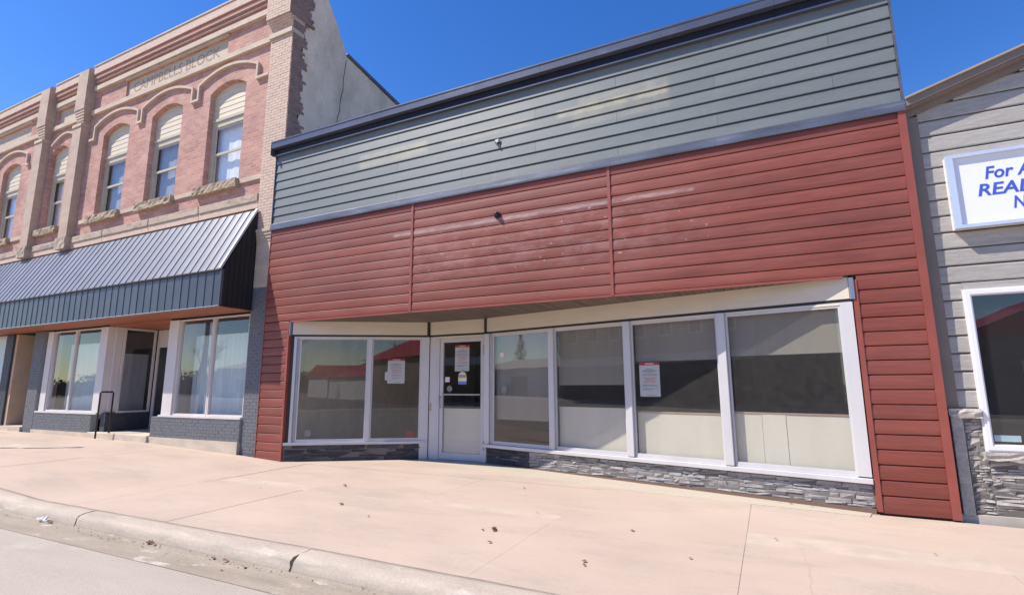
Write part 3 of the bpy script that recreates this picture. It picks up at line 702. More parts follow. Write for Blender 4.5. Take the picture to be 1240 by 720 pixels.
# ------------------------------------------------------------------ BRICK BUILDING with awning (left)
BB = thing('brick_building', (-16, .1, .2), 'old two storey red brick block with arched windows and a metal awning', 'building')
YW = .12                       # main wall plane
def arch_z(x, x0, x1, zs, rise): 
    t = (x-(x0+x1)/2)/((x1-x0)/2); return zs+rise*(1-t*t)
WIN = [(-12.0, -10.68, 6.12), (-14.42, -13.1, 6.12), (-16.76, -15.46, 6.12), (-19.72, -18.66, 6.12), (-22.85, -21.58, 6.12), (-25.2, -23.9, 6.12)]
ZS, RISE = 8.60, .20
openings = sorted([(a, b, z, 'arch') for a, b, z in WIN])
wall = MB(); NA = 14; DEP = .22
def wall_range(xa, xb, z0, z1, ops):
    x = xa
    for a, b, zs, _ in ops:
        if a < xa or b > xb: continue
        wall.quad((x, YW, z0), (a, YW, z0), (a, YW, z1), (x, YW, z1))
        wall.quad((a, YW, z0), (b, YW, z0), (b, YW, zs), (a, YW, zs))
        for i in range(NA):
            p, q = a+(b-a)*i/NA, a+(b-a)*(i+1)/NA; zp, zq = arch_z(p, a, b, ZS, RISE), arch_z(q, a, b, ZS, RISE)
            wall.quad((p, YW, zp), (q, YW, zq), (q, YW, z1), (p, YW, z1))
            wall.quad((p, YW, zp), (q, YW, zq), (q, YW+DEP, zq), (p, YW+DEP, zp))
        wall.quad((a, YW, zs), (a, YW+DEP, zs), (a, YW+DEP, arch_z(a, a, b, ZS, RISE)), (a, YW, arch_z(a, a, b, ZS, RISE)))
        wall.quad((b, YW, zs), (b, YW+DEP, zs), (b, YW+DEP, arch_z(b, a, b, ZS, RISE)), (b, YW, arch_z(b, a, b, ZS, RISE)))
        wall.quad((a, YW, zs), (b, YW, zs), (b, YW+DEP, zs), (a, YW+DEP, zs))
        x = b
    wall.quad((x, YW, z0), (xb, YW, z0), (xb, YW, z1), (x, YW, z1))
XL, XR = -27.5, -9.84
wall_range(XL, XR, 5.0, 9.5, openings)
# frieze with recessed name panels
PAN = [(-25.6, -21.3, 9.57, 10.06), (-19.6, -18.3, 9.57, 10.06), (-15.88, -11.5, 9.57, 10.06)]
x = XL
for a, b, z0, z1 in PAN:
    wall.quad((x, YW, 9.5), (a, YW, 9.5), (a, YW, 10.9), (x, YW, 10.9))
    wall.quad((a, YW, 9.5), (b, YW, 9.5), (b, YW, z0), (a, YW, z0)); wall.quad((a, YW, z1), (b, YW, z1), (b, YW, 10.9), (a, YW, 10.9))
    e = YW+.07
    for p, q in (((a, z0), (a, z1)), ((b, z0), (b, z1)), ((a, z0), (b, z0)), ((a, z1), (b, z1))):
        wall.quad((p[0], YW, p[1]), (q[0], YW, q[1]), (q[0], e, q[1]), (p[0], e, p[1]))
    x = b
wall.quad((x, YW, 9.5), (XR, YW, 9.5), (XR, YW, 10.9), (x, YW, 10.9))
wall.build('wall', M['brick'], BB)
for i, (a, b, z0, z1) in enumerate(PAN):
    pn = bx('name_panel', M['cream_stone'], BB, a, b, YW+.05, YW+.075, z0, z1)
    if i == 2: put_text("CAMPBELLS BLOCK", .42, a+.28, YW+.049, z0+.085, M['letter'], pn, extrude=.003, width=3.72, offset=.0)
    bx('panel_hood', M['cream_stone'], BB, a-.04, b+.04, YW-.05, YW, z1+.002, z1+.05)
bk = MB(); bk.box(XL, XR, .45, .6, 3.0, 10.9); bk.box(XL, XR-.3, .45, 20, 10.0, 10.1); bk.build('rear_wall', M['body'], BB)
# cornice courses
def course(name, m, z0, z1, pr, xs=((XL, -20.3), (-19.66, -18.08), (-17.44, XR))):
    for a, b in xs: bx(name, m, BB, a, b, YW-pr, YW-.001, z0, z1)
course('parapet_course', M['pier_brick'], 10.62, 10.86, .15)
course('parapet_coping', M['cream_stone'], 10.862, 10.90, .17)
course('corbel_course', M['brick_mid'], 10.53, 10.618, .12)
course('corbel_course', M['cream_stone'], 10.495, 10.528, .115)
course('corbel_course', M['brick_mid'], 10.43, 10.493, .08)
course('corbel_course', M['cream_stone'], 10.40, 10.428, .075)
course('corbel_course', M['brick_mid'], 10.28, 10.398, .035)
course('string_course', M['cream_stone'], 10.12, 10.26, .09)
course('string_course', M['cream_stone'], 9.355, 9.49, .08)
# label mouldings over the arches
def sweep(path, wdt, y0, y1):
    mb = MB(); n = len(path); P = [Vector((p[0], 0, p[1])) for p in path]; L = []; Rr = []
    for i in range(n):
        d0 = (P[i]-P[max(i-1, 0)]); d1 = (P[min(i+1, n-1)]-P[i])
        d0 = d0.normalized() if d0.length else d1.normalized(); d1 = d1.normalized() if d1.length else d0
        t = (d0+d1).normalized(); nn = Vector((-t.z, 0, t.x)); k = wdt/2/max(.5, nn.dot(Vector((-d1.z, 0, d1.x))))
        L.append(P[i]+nn*k); Rr.append(P[i]-nn*k)
    for i in range(n): mb.v += [(L[i].x, y0, L[i].z), (L[i].x, y1, L[i].z), (Rr[i].x, y0, Rr[i].z), (Rr[i].x, y1, Rr[i].z)]
    for i in range(n-1):
        o, p = 4*i, 4*i+4
        for f in ((o, p, p+2, o+2), (o, o+1, p+1, p), (o+2, p+2, p+3, o+3)): mb.f.append(f); mb.mi.append(0)
    mb.f += [(0, 2, 3, 1), (4*n-4, 4*n-3, 4*n-1, 4*n-2)]; mb.mi += [0, 0]
    return mb
def hood(a, b, left=None, right=None):
    c = (a+b)/2; hw = (b-a)/2+.42
    pts = []
    z_leg, z_sp, rise = 8.55, 8.93, .26
    if left is not None: pts.append((left, z_leg))
    pts += [(c-hw, z_leg), (c-hw, z_sp)]
    for i in range(1, 16):
        t = -1+2*i/16; pts.append((c+hw*t, z_sp+rise*(1-t*t)))
    pts += [(c+hw, z_sp), (c+hw, z_leg)]
    if right is not None: pts.append((right, z_leg))
    return pts
for a, b, l, r in ((-12.0, -10.68, -12.565, -9.86), (-14.42, -13.1, -14.94, -12.565), (-16.76, -15.46, -17.42, -14.94), (-22.85, -21.58, -23.4, -21.0), (-25.2, -23.9, -25.9, -23.4)):
    sweep(hood(a, b, l, r), .062, YW-.07, YW).build('hood_mould', M['cream_stone'], BB)
hp = [(-19.64, 8.86)]+[(-19.64+1.54*i/14, 8.86+.27*math.sin(math.pi*i/14)) for i in range(1, 14)]+[(-18.1, 8.86)]
sweep(hp, .062, YW-.07, YW).build('hood_mould', M['cream_stone'], BB)
# sills: rock-faced stones and the belt between them
def rock(x0, x1, y0, y1, z0, z1, seed):
    rr = random.Random(seed); mb = MB(); nx, nz = max(4, int((x1-x0)/.09)), 3
    def pt(i, j): return (x0+(x1-x0)*i/nx, y0+rr.uniform(-.02, .02)*(1 if 0 < j < nz else .3), z0+(z1-z0)*j/nz+(rr.uniform(-.02, .015) if j == 0 else 0))
    for i in range(nx+1):
        for j in range(nz+1): mb.v.append(pt(i, j))
    for i in range(nx):
        for j in range(nz): mb.f.append((i*(nz+1)+j, (i+1)*(nz+1)+j, (i+1)*(nz+1)+j+1, i*(nz+1)+j+1)); mb.mi.append(0)
    k = len(mb.v)
    for i in range(nx+1): mb.v += [(x0+(x1-x0)*i/nx, y1, z0), (x0+(x1-x0)*i/nx, y1, z1)]
    for i in range(nx):
        a, b = i*(nz+1), (i+1)*(nz+1); mb.f += [(a, k+2*i, k+2*i+2, b), (a+nz, b+nz, k+2*i+3, k+2*i+1)]; mb.mi += [0, 0]
    a = 0; mb.f.append(tuple([j for j in range(nz+1)]+[k+1, k])); b = nx*(nz+1); mb.f.append(tuple([b+j for j in range(nz+1)]+[k+2*nx+1, k+2*nx])); mb.mi += [0, 0]
    return mb
belt = [-17.42]
for i, (a, b, z) in enumerate(WIN):
    rock(a-.14, b+.08, YW-.13, YW+.2, 5.93, 6.13, 30+i).build('sill', M['rough_stone'], BB)
for a, b in ((-17.42, -16.91), (-15.37, -14.57), (-13.01, -12.15), (-10.59, XR), (-21.48, -20.3), (-23.8, -23.0)):
    bx('belt_course', M['cream_stone'], BB, a, b, YW-.045, YW-.002, 6.005, 6.115)
# stone cornice above the awning: blocks
for a, b, s in ((-27.5, -25.4, 1), (-25.38, -22.9, 2), (-22.88, -20.3, 3), (-19.9, -18.1, 4), (-18.08, -16.0, 5), (-15.98, -13.9, 6), (-13.88, -11.9, 7), (-11.88, XR, 8)):
    bx('cornice_stone', M['cornice'], BB, a+.003, b-.003, YW-.10, YW-.002, 5.456, 5.64, bevel=.012)
    bx('cornice_moulding', M['pier_brick'], BB, a, b, YW-.075, YW-.002, 5.30, 5.455)
# pilasters
def corbel(x0, x1, yf, zt, m, steps=4, dz=.075):
    mb = MB()
    for i in range(steps): mb.box(x0+.03*i, x1-.03*i, yf+.055*(i+1), YW-.001, zt-dz*(i+1)+.001, zt-dz*i-.001)
    mb.build('corbel', m, BB)
for x0, x1 in ((-18.07, -17.54), (-20.33, -19.79)):
    MB().prism([(YW, 9.54), (-.125, 9.54), (-.125, 10.80), (-.08, 10.85), (YW+.05, 10.89), (YW+.05, 9.54)], 'x', x0, x1).build('pilaster_block', M['pil'], BB)
    mb = MB()
    for i in range(5): mb.box(x0+.022*i+.01, x1-.022*i-.01, -.125+.02+.014*i, YW-.001, 9.538-.085*(i+1)+.001, 9.538-.085*i-.001)
    mb.build('corbel', M['pil'], BB)
    bx('pilaster_shaft', M['pil'], BB, x0-.03, x1-.11, -.075, YW-.001, 5.65, 9.112)
    bx('pilaster_band', M['cream_stone'], BB, x0-.05, x1-.09, -.10, YW-.001, 9.02, 9.11)
    rock(x0-.06, x1-.06, -.115, YW-.002, 5.3, 5.64, int(-x0)).build('pilaster_base', M['cornice'], BB)
# corner pier, laid in cream brick
PX0, PX1, PY = -9.83, -9.125, .045
def bricks(x0, x1, z0, z1, yf, depth, m, mm, parent, seed, bl=.2, bh=.068, gap=.008, name='bricks', half=None):
    rr = random.Random(seed); mb = MB(); k = 0; z = z0
    while z < z1-.02:
        h = min(bh, z1-z); x = x0-(bl/2 if k % 2 else 0)
        while x < x1-.005:
            a, b = max(x, x0), min(x+bl, x1); p = rr.uniform(0, .004)
            if b-a > .02: mb.box(a+gap/2, b-gap/2, yf-p, yf+depth, z+gap/2, z+h-gap/2)
            x += bl
        z += h; k += 1
    o = mb.build(name, m, parent, kind='stuff')
    bx('mortar', mm, parent, x0, x1, yf+.006, yf+depth+.001, z0, z1)
    return o
bricks(PX0, PX1, 4.78, 9.78, PY, .3, M['pier_brick'], M['pier_mortar'], BB, 1)
MB().box(PX0-.02, PX1+.02, PY-.13, PY+.45, 9.80, 11.3).build('pier_core', M['pier_mortar'], BB)
bricks(PX0-.035, PX1+.035, 9.78, 11.3, PY-.145, .5, M['pier_brick'], M['pier_mortar'], BB, 2)
mb = MB()
for i in range(4): mb.box(PX0-.03+.012*i, PX1+.03-.012*i, PY-.115+.032*i, PY+.3, 9.78-.05*(i+1), 9.78-.05*i-.003)
mb.build('corbel', M['pier_brick'], BB)
bx('string_course', M['cream_stone'], BB, PX0-.02, PX1+.02, PY-.05, PY+.3, 9.36, 9.47)
# brick return on the side wall, toothed into the stucco
tm = MB(); rr = random.Random(9)
for k in range(92):
    z = 4.8+k*.068; L = .30 if (k//4) % 2 else .40
    L += rr.uniform(-.05, .06)
    hi = z > 9.72
    tm.box(PX1-.02, PX1+(.05 if hi else .012)+rr.uniform(0, .004), PY-.13 if hi else PY+.004, PY+.004+L+(.12 if hi else 0), z+.003, z+.064)
tm.box(PX1-.03, PX1+.006, PY+.006, PY+.25, 4.8, 9.75)
tm.build('toothed_bricks', M['tooth'], BB, kind='stuff')
sp_ = [(PY+.1, -.3), (PY+.1, 11.1), (.98, 11.0), (1.02, 10.88), (1.2, 10.62), (1.4, 10.35), (1.44, 10.22), (1.62, 9.98), (1.66, 9.85), (1.72, 9.77), (2.63, 9.63), (3.7, 9.47), (25, 6.4), (25, -.3)]
MB().prism(sp_, 'x', PX1-.3, PX1).build('side_wall', M['stucco'], BB)
MB().prism([(1.70, 9.765), (3.7, 9.465), (25, 6.395), (25, 6.52), (3.7, 9.56), (1.70, 9.84)], 'x', PX1-.32, PX1+.05).build('roof_flashing', M['flash'], BB)
mb = MB(); pr = [(1.70, 9.66), (1.67, 9.35), (1.63, 9.1), (1.64, 8.8), (1.57, 8.5), (1.56, 8.2), (1.50, 7.95), (1.52, 7.6)]
for (a, b), (c, d) in zip(pr, pr[1:]): mb.quad((PX1+.003, a, b), (PX1+.003, a+.02, b), (PX1+.003, c+.02, d), (PX1+.003, c, d))
mb.build('crack', M['crack'], BB)
# upper windows
def upper_window(a, b, zs, cur, k):
    w_ = MB(); y0, y1 = YW+.13, YW+.2; fr = .10
    w_.box(a, a+fr, y0, y1, zs, 7.88); w_.box(b-fr, b, y0, y1, zs, 7.88)
    w_.box(a+fr, b-fr, y0, y1, 7.74, 7.88); w_.box(a+fr, b-fr, y0, y1, zs, zs+.09)
    win = w_.build('window', M['wframe'], BB)
    bx('panel_rail', M['wframe'], win, a, b, y0-.03, y1, 7.882, 7.955)
    sa, sb = a+fr+.002, b-fr-.002
    for za, zb, yy, nm in ((7.0, 7.738, y0+.02, 'upper_sash'), (zs+.092, 7.06, y0+.05, 'lower_sash')):
        f = MB(); t = .045
        f.box(sa, sa+t, yy, yy+.03, za, zb); f.box(sb-t, sb, yy, yy+.03, za, zb); f.box(sa+t, sb-t, yy, yy+.03, za, za+t+.015); f.box(sa+t, sb-t, yy, yy+.03, zb-t, zb)
        f.build('sash', M['wframe'], win)
        MB().box(sa+t*.6, sb-t*.6, yy+.012, yy+.016, za+t*.6, zb-t*.6).build('pane', M['glass_up'], win)
    mb = MB(); n = 16
    for i in range(n):
        p, q = a+(b-a)*i/n, a+(b-a)*(i+1)/n; o, o2 = .006*math.sin(i*1.9+k), .006*math.sin((i+1)*1.9+k)
        mb.quad((p, y1+.10+o, zs), (q, y1+.10+o2, zs), (q, y1+.10+o2, 7.9), (p, y1+.10+o, 7.9))
    mb.build('curtain', cur, win)
    z = 7.957; i = 0
    while z < 8.84:
        MB().prism([(y1, z), (y0+.0, z), (y0+.008, z+.138), (y1, z+.138)], 'x', a+.002, b-.002).build('panel_board', M['board'], win)
        z += .14; i += 1
cur = [M['curtain3'], M['curtain2'], M['curtain2'], M['curtain3'], M['curtain3'], M['curtain2']]
for k, (a, b, z) in enumerate(WIN): upper_window(a, b, z+.012, cur[k], k)

# --- awning
AW = MB(); AX1, AX0 = -9.77, -27.5
YA, ZA, YF, ZF, ZBT = .03, 5.24, -.68, 3.80, 3.03
fr_ = MB(); fr_.prism([(YA, ZA-.05), (YF+.02, ZF-.06), (YF+.02, ZBT+.05), (YA, ZBT+.05)], 'x', AX0, AX1-.03)
awn = fr_.build('awning', M['awning_end'], BB)
SPC = .262
def shared(mb, name, m):
    me, c = mb.mesh(name, m, (0, 0, 0)); return me
dirs = Vector((0, YF-YA, ZF-ZA)); nrm = Vector((0, -(ZA-ZF), (YA-YF))).normalized()
nrm = Vector((0, -abs(ZA-ZF), abs(YF-YA))).normalized()
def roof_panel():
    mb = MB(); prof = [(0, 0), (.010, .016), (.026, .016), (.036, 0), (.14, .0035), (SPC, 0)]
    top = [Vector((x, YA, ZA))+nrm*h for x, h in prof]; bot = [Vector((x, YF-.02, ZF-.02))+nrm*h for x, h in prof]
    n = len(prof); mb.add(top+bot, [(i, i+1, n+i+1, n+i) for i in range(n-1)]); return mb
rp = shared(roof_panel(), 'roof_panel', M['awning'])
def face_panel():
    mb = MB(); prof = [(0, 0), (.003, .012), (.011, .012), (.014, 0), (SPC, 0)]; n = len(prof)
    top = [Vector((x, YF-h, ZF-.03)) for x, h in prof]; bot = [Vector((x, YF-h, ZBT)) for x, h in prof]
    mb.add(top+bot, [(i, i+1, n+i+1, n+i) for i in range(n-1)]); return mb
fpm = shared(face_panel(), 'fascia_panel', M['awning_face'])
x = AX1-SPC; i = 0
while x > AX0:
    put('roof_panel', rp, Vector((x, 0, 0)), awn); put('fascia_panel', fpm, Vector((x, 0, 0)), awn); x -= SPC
bx('drip_edge', M['body'], awn, AX0, AX1-.02, YF-.035, YF-.003, ZF-.055, ZF-.028)
bx('bottom_trim', M['awning_edge'], awn, AX0, AX1-.02, YF-.012, YF-.002, ZBT-.012, ZBT-.001)
# end: bright rake trim and ribbed black gable
rk = MB(); rk.hexa([Vector((AX1-.05, YF-.03, ZF-.03))+nrm*.0, Vector((AX1+.004, YF-.03, ZF-.03)), Vector((AX1+.004, YA, ZA)), Vector((AX1-.05, YA, ZA)),
                    Vector((AX1-.05, YF-.03, ZF-.03))+nrm*.04, Vector((AX1+.004, YF-.03, ZF-.03))+nrm*.04, Vector((AX1+.004, YA, ZA))+nrm*.04, Vector((AX1-.05, YA, ZA))+nrm*.04])
rk.build('rake_trim', M['awning_edge'], awn)
bx('corner_trim', M['awning_face'], awn, AX1-.03, AX1+.004, YF-.026, YF+.03, ZBT, ZF-.03)
nn = 6
for i in range(nn):
    ya, yb = YF+.031+(YA-YF-.031)*i/nn, YF+.031+(YA-YF-.031)*(i+1)/nn
    za, zb = [ZF-.05+(ZA-ZF)*(yy-YF)/(YA-YF) for yy in (ya, yb)]
    MB().hexa([(AX1-.028, ya, ZBT), (AX1-.006, ya+.006, ZBT), (AX1-.006, yb-.006, ZBT), (AX1-.028, yb, ZBT), (AX1-.028, ya, za), (AX1-.006, ya+.006, za), (AX1-.006, yb-.006, zb), (AX1-.028, yb, zb)]).build('end_panel', M['awning_end'], awn)
# boarded soffit
k = 6
for i in range(k):
    ya, yb = YF+.01+(.10-YF-.01)*i/k, YF+.01+(.10-YF-.01)*(i+1)/k
    bx('soffit_board', M['soffit_brown'], awn, AX0, AX1-.01, ya+.002, yb-.002, ZBT-.03, ZBT-.013)
# --- ground floor of the brick building
FY = .1
bricks(-9.83, -9.28, -.05, 3.5, .07, .3, M['slate_brick'], M['slate_mortar'], BB, 5, name='painted_bricks')
bx('pier_shaft', M['cream_stone'], BB, -9.80, -9.15, .06, .35, 3.502, 4.50)
for i in range(4): bx('capital', M['cream_stone'], BB, -9.83-.01*i, -9.13, .05-.018*i, .36, 4.502+.068*i, 4.568+.068*i)
def shopfront(x0, x1, panes, post, end):
    z0 = .83
    bx('shop_sill', M['sf_white'], BB, x0-.02, x1+.02, .02, .2, .752, .795)
    for i, (a, b) in enumerate(panes):
        f = MB(); t = .035
        f.box(a-t, a, FY, FY+.07, .797, 2.955); f.box(b, b+t, FY, FY+.07, .797, 2.955); f.box(a, b, FY, FY+.07, .797, z0); f.box(a, b, FY, FY+.07, 2.925, 2.955)
        w_ = f.build('shop_window', M['sf_white'], BB)
        MB().box(a-.005, b+.005, FY+.04, FY+.046, z0-.005, 2.93).build('pane', M['glass_up'], w_)
    for a, b in post: bx('window_post', M['sf_white'], BB, a, b, FY-.03, FY+.12, .797, 2.955)
    mb = MB(); n = 24; a, b = panes[0][0]-.1, panes[-1][1]+.05
    for i in range(n):
        p, q = a+(b-a)*i/n, a+(b-a)*(i+1)/n; o, o2 = .03*math.sin(i*2.1), .03*math.sin((i+1)*2.1)
        mb.quad((p, FY+.45+o, .6), (q, FY+.45+o2, .6), (q, FY+.45+o2, 2.62), (p, FY+.45+o, 2.62))
    mb.build('curtain', M['curtain'], BB)
bricks(-12.87, -9.832, .305, .75, .03, .12, M['slate_brick'], M['slate_mortar'], BB, 6, name='painted_bricks')
bx('plinth', M['conc'], BB, -12.85, -9.835, .0, .2, -.1, .302)
shopfront(-12.6, -9.85, [(-12.205, -11.085), (-11.0, -9.885)], [(-12.6, -12.245)], 0)
bricks(-18.8, -18.25, .0, 2.98, .03, .2, M['slate_brick'], M['slate_mortar'], BB, 8, name='painted_bricks')
bricks(-18.24, -15.38, .305, .75, .03, .12, M['slate_brick'], M['slate_mortar'], BB, 7, name='painted_bricks')
bx('plinth', M['conc'], BB, -18.24, -15.36, .0, .2, -.1, .302)
shopfront(-18.2, -15.2, [(-17.83, -16.79), (-16.71, -15.535)], [(-18.15, -17.87), (-15.495, -15.16)], 0)
# recessed shop entry
bx('entry_step', M['conc'], BB, -15.36, -12.86, -.04, 1.5, -.1, .325, bevel=.01)
bx('entry_side', M['sf_white'], BB, -15.2, -15.06, .222, .38, .797, 2.955)
bx('entry_bulkhead', M['black_brick'], BB, -15.2, -15.0, .152, 1.2, .326, .775)
sd = MB(); sd.box(-15.05, -15.0, .38, .43, .777, 2.95); sd.box(-15.05, -15.0, 1.13, 1.18, .777, 2.95); sd.box(-15.05, -15.0, .43, 1.13, .777, .82); sd.box(-15.05, -15.0, .43, 1.13, 2.9, 2.95)
sd = sd.build('side_window', M['sf_white'], BB); MB().box(-15.03, -15.024, .425, 1.135, .815, 2.905).build('pane', M['glass_up'], sd)
MB().box(-15.35, -15.33, .3, 1.2, .6, 2.3).build('curtain', M['curtain2'], BB)
ed = MB(); ed.box(-14.98, -14.88, 1.2, 1.28, .326, 2.95); ed.box(-13.92, -13.82, 1.2, 1.28, .326, 2.95); ed.box(-14.88, -13.92, 1.2, 1.28, 2.48, 2.95)
ed = ed.build('entry_door', M['sf_white'], BB)
MB().box(-14.87, -13.93, 1.22, 1.26, .33, 2.475).build('leaf', M['dark_glass'], ed)
bx('entry_wall', M['sf_white'], BB, -13.8, -12.62, 1.2, 1.28, .326, 2.95)
bx('entry_wall', M['sf_white'], BB, -12.7, -12.6, .222, 1.19, .8, 2.95)
bx('entry_wall', M['black_brick'], BB, -12.84, -12.62, .21, 1.19, .326, .79)
bx('entry_ceiling', M['soffit_brown'], BB, -15.2, -12.6, .102, 1.5, 2.962, 2.998)
# stair door further left
bx('stair_step', M['conc'], BB, -20.0, -18.81, -.02, 1.2, -.1, .35)
bx('stair_side', M['beige'], BB, -20.1, -19.96, .1, .75, .351, 2.98)
bx('stair_door', M['brown_door'], BB, -19.95, -18.82, .72, .78, .351, 2.98)
bricks(-20.55, -20.11, .1, 2.98, .05, .3, M['black_brick'], M['black_brick'], BB, 12, name='painted_bricks')
sw = bx('shop_window', M['sf_white'], BB, -24, -20.56, .14, .2, .8, 2.98)
MB().box(-23.9, -20.66, .12, .138, .9, 2.9).build('pane', M['curtain'], sw)
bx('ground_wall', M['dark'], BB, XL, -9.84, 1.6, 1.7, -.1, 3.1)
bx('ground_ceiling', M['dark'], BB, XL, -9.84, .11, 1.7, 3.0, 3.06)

# handrail at the shop step
hr = MB(); xr = -14.5
hr.tube([(xr, -.26, .22), (xr, -.26, 1.29), (xr, -.24, 1.31), (xr, .0, 1.31), (xr, .02, 1.29), (xr, .02, .325)], .02, 8)
ho = hr.build('handrail', M['rail'], smooth=True); tag(ho, 'black steel handrail beside the concrete step of the brick shop', 'handrail')

# ------------------------------------------------------------------ TAUPE NEIGHBOUR (right)
NB = thing('siding_building', (4.6, .12, 0), 'low gabled building with taupe siding over a stacked stone base', 'building')
NX0, NX1, RX = 1.76, 11.2, 6.5
def eave(x): return 4.60+.318*(min(x, 2*RX-x)-1.76)
NY = .12
w_ = MB(); w_.prism([(NX0, -.3), (NX1, -.3), (NX1, eave(NX1)), (RX, eave(RX)), (NX0, eave(NX0))], 'y', NY+.03, NY+.2); w_.build('wall', M['body'], NB)
MB().box(NX0, NX0+.15, NY+.2, 15, -.3, 4.55).build('side_wall', M['nsid'], NB)
NP = .2
for k in range(25):
    z0 = 1.15+k*NP; z1 = z0+NP
    xa = 1.865; 
    if z1 > eave(xa)+.05: xa = max(xa, 1.76+(z0-4.60)/.318)
    if xa > RX-.3: break
    xb = 2*RX-xa
    cuts = [xa]+[c for c in ((3.1, 6.7, 9.9) if k % 2 else (4.9, 8.4)) if xa+.2 < c < xb-.2]+[xb]
    for a, b in zip(cuts, cuts[1:]):
        segs = [(a, b)]
        if z1 > .7 and z0 < 2.46:      # leave the window free
            segs = []
            if a < 2.05: segs.append((a, min(b, 2.05)))
            if b > 4.35: segs.append((max(a, 4.35), b))
        for p, q in segs:
            if q-p < .03: continue
            MB().prism([(NY+.03, z0+.006), (NY-.012, z0+.006), (NY-.018, z0+.016), (NY-.013, z1-.024), (NY-.0, z1-.005), (NY+.03, z1-.005)], 'x', p+.001, q-.001).build('plank', M['nsid'], NB)
MB().prism([(NY+.03, 2.468), (NY-.012, 2.468), (NY-.012, 2.54), (NY-.002, 2.547), (NY+.03, 2.547)], 'x', 2.051, 4.349).build('plank', M['nsid'], NB)
# corner board, roof edge boards
bx('corner_board', M['ntrim'], NB, NX0-.01, 1.863, NY-.03, NY+.03, 1.15, 4.62)
def rake(name, m, dz0, dz1, y0, y1, xa=1.74):
    for p, q in ((xa, RX), (RX, 2*RX-xa)):
        MB().hexa([(p, y0, eave(p)+dz0), (q, y0, eave(q)+dz0), (q, y1, eave(q)+dz0), (p, y1, eave(p)+dz0), (p, y0, eave(p)+dz1), (q, y0, eave(q)+dz1), (q, y1, eave(q)+dz1), (p, y1, eave(p)+dz1)]).build(name, m, NB)
rake('rake_board', M['ntrim'], .02, .10, NY-.05, NY+.02)
rake('rake_soffit', M['ntrim'], .101, .125, NY-.14, NY+.02)
rake('rake_fascia', M['ntrim'], .127, .215, NY-.16, NY-.02)
rake('roof_edge', M['nroof'], .217, .24, NY-.19, NY+.2)
for p, q in ((NX0-.05, RX), (RX, NX1+.05)):
    MB().hexa([(p, NY+.2, eave(p)+.15), (q, NY+.2, eave(q)+.15), (q, 15, eave(q)+.15), (p, 15, eave(p)+.15), (p, NY+.2, eave(p)+.2), (q, NY+.2, eave(q)+.2), (q, 15, eave(q)+.2), (p, 15, eave(p)+.2)]).build('roof', M['ntrim'], NB)
# stone base
NW = Wall((NX0, NY), (NX1, NY))
bx('stone_backing', M['mortar'], NB, NX0, 2.042, NY-.012, NY+.03, .04, 1.06)
bx('stone_backing', M['mortar'], NB, 2.044, 4.6, NY-.012, NY+.03, .04, .604)
stones(NW, NB, M['stone2'], .13, .30, .05, 1.05, .012, 21, hmin=.025, hmax=.055, wmin=.08, wmax=.2, proud=.024)
stones(NW, NB, M['stone2'], .302, 2.2, .05, .60, .012, 22, hmin=.025, hmax=.055, wmin=.1, wmax=.36, proud=.024)
rock(NX0-.0, 2.045, NY-.08, NY+.03, 1.06, 1.145, 5).build('cap_stone', M['capstone'], NB)
rock(2.02, 4.4, NY-.085, NY+.03, .605, .69, 6).build('window_sill_stone', M['capstone'], NB)
bx('quoin', M['quoin'], NB, NX0+.01, NX0+.115, NY-.06, NY+.02, .012, 1.058, bevel=.006)
bx('foundation', M['found'], NB, NX0-.02, NX1, NY-.045, NY+.03, -.3, .035)
# white vinyl window
wf = MB(); a0, a1, b0, b1 = 2.04, 4.34, .695, 2.465; t = .075
wf.box(a0, a0+t, NY-.04, NY+.03, b0, b1); wf.box(a1-t, a1, NY-.04, NY+.03, b0, b1); wf.box(a0+t, a1-t, NY-.04, NY+.03, b0, b0+t); wf.box(a0+t, a1-t, NY-.04, NY+.03, b1-t, b1)
wf.box(a0+.018, a0+t-.015, NY-.052, NY-.041, b0+.018, b1-.018); wf.box(a1-t+.015, a1-.018, NY-.052, NY-.041, b0+.018, b1-.018)
wf.box(a0+t-.015, a1-t+.015, NY-.052, NY-.041, b0+.018, b0+t-.015); wf.box(a0+t-.015, a1-t+.015, NY-.052, NY-.041, b1-t+.015, b1-.018)
nw = wf.build('window', M['vinyl'], NB)
MB().box(a0+t-.005, a1-t+.005, NY+.0, NY+.006, b0+t-.005, b1-t+.005).build('pane', M['glass'], nw)
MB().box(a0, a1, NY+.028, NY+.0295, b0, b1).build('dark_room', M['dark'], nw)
o = MB().box(2.14, 2.36, NY+.010, NY+.013, .80, .865).build('card', M['pale_card']); tag(o, 'pale blue card standing in the bottom corner of the white window', 'card')
# hanging sign
SG = thing('office_sign', (3.2, .0, 3.16), 'white framed sign with blue slanted lettering on the taupe siding', 'sign')
sa, sb, sc0, sc1 = 2.045, 4.35, 3.155, 4.02
SYF = -.005
MB().box(sa, sb, SYF+.03, NY-.014, sc0, sc1).build('box', M['vinyl'], SG)
t = .058
fm = MB(); fm.box(sa-.004, sa+t, SYF-.02, SYF+.029, sc0-.004, sc1+.004); fm.box(sb-t, sb+.004, SYF-.02, SYF+.029, sc0-.004, sc1+.004)
fm.box(sa+t, sb-t, SYF-.02, SYF+.029, sc0-.004, sc0+t*.6); fm.box(sa+t, sb-t, SYF-.02, SYF+.029, sc1-t*.6, sc1+.004); fm.build('frame', M['sign_frame'], SG)
MB().box(sa+t, sb-t, SYF+.018, SYF+.0295, sc0+t*.6, sc1-t*.6).build('face', M['sign_face'], SG)
for body, x, z, wd in (('For A', 2.375, 3.70, .40), ('REAL', 2.292, 3.508, .45), ('N', 2.578, 3.328, .115)):
    put_text(body, .20 if body == 'For A' else .195, x, SYF+.0165, z, M['sign_blue'], SG, extrude=.001, shear=.2, offset=.004, width=wd)

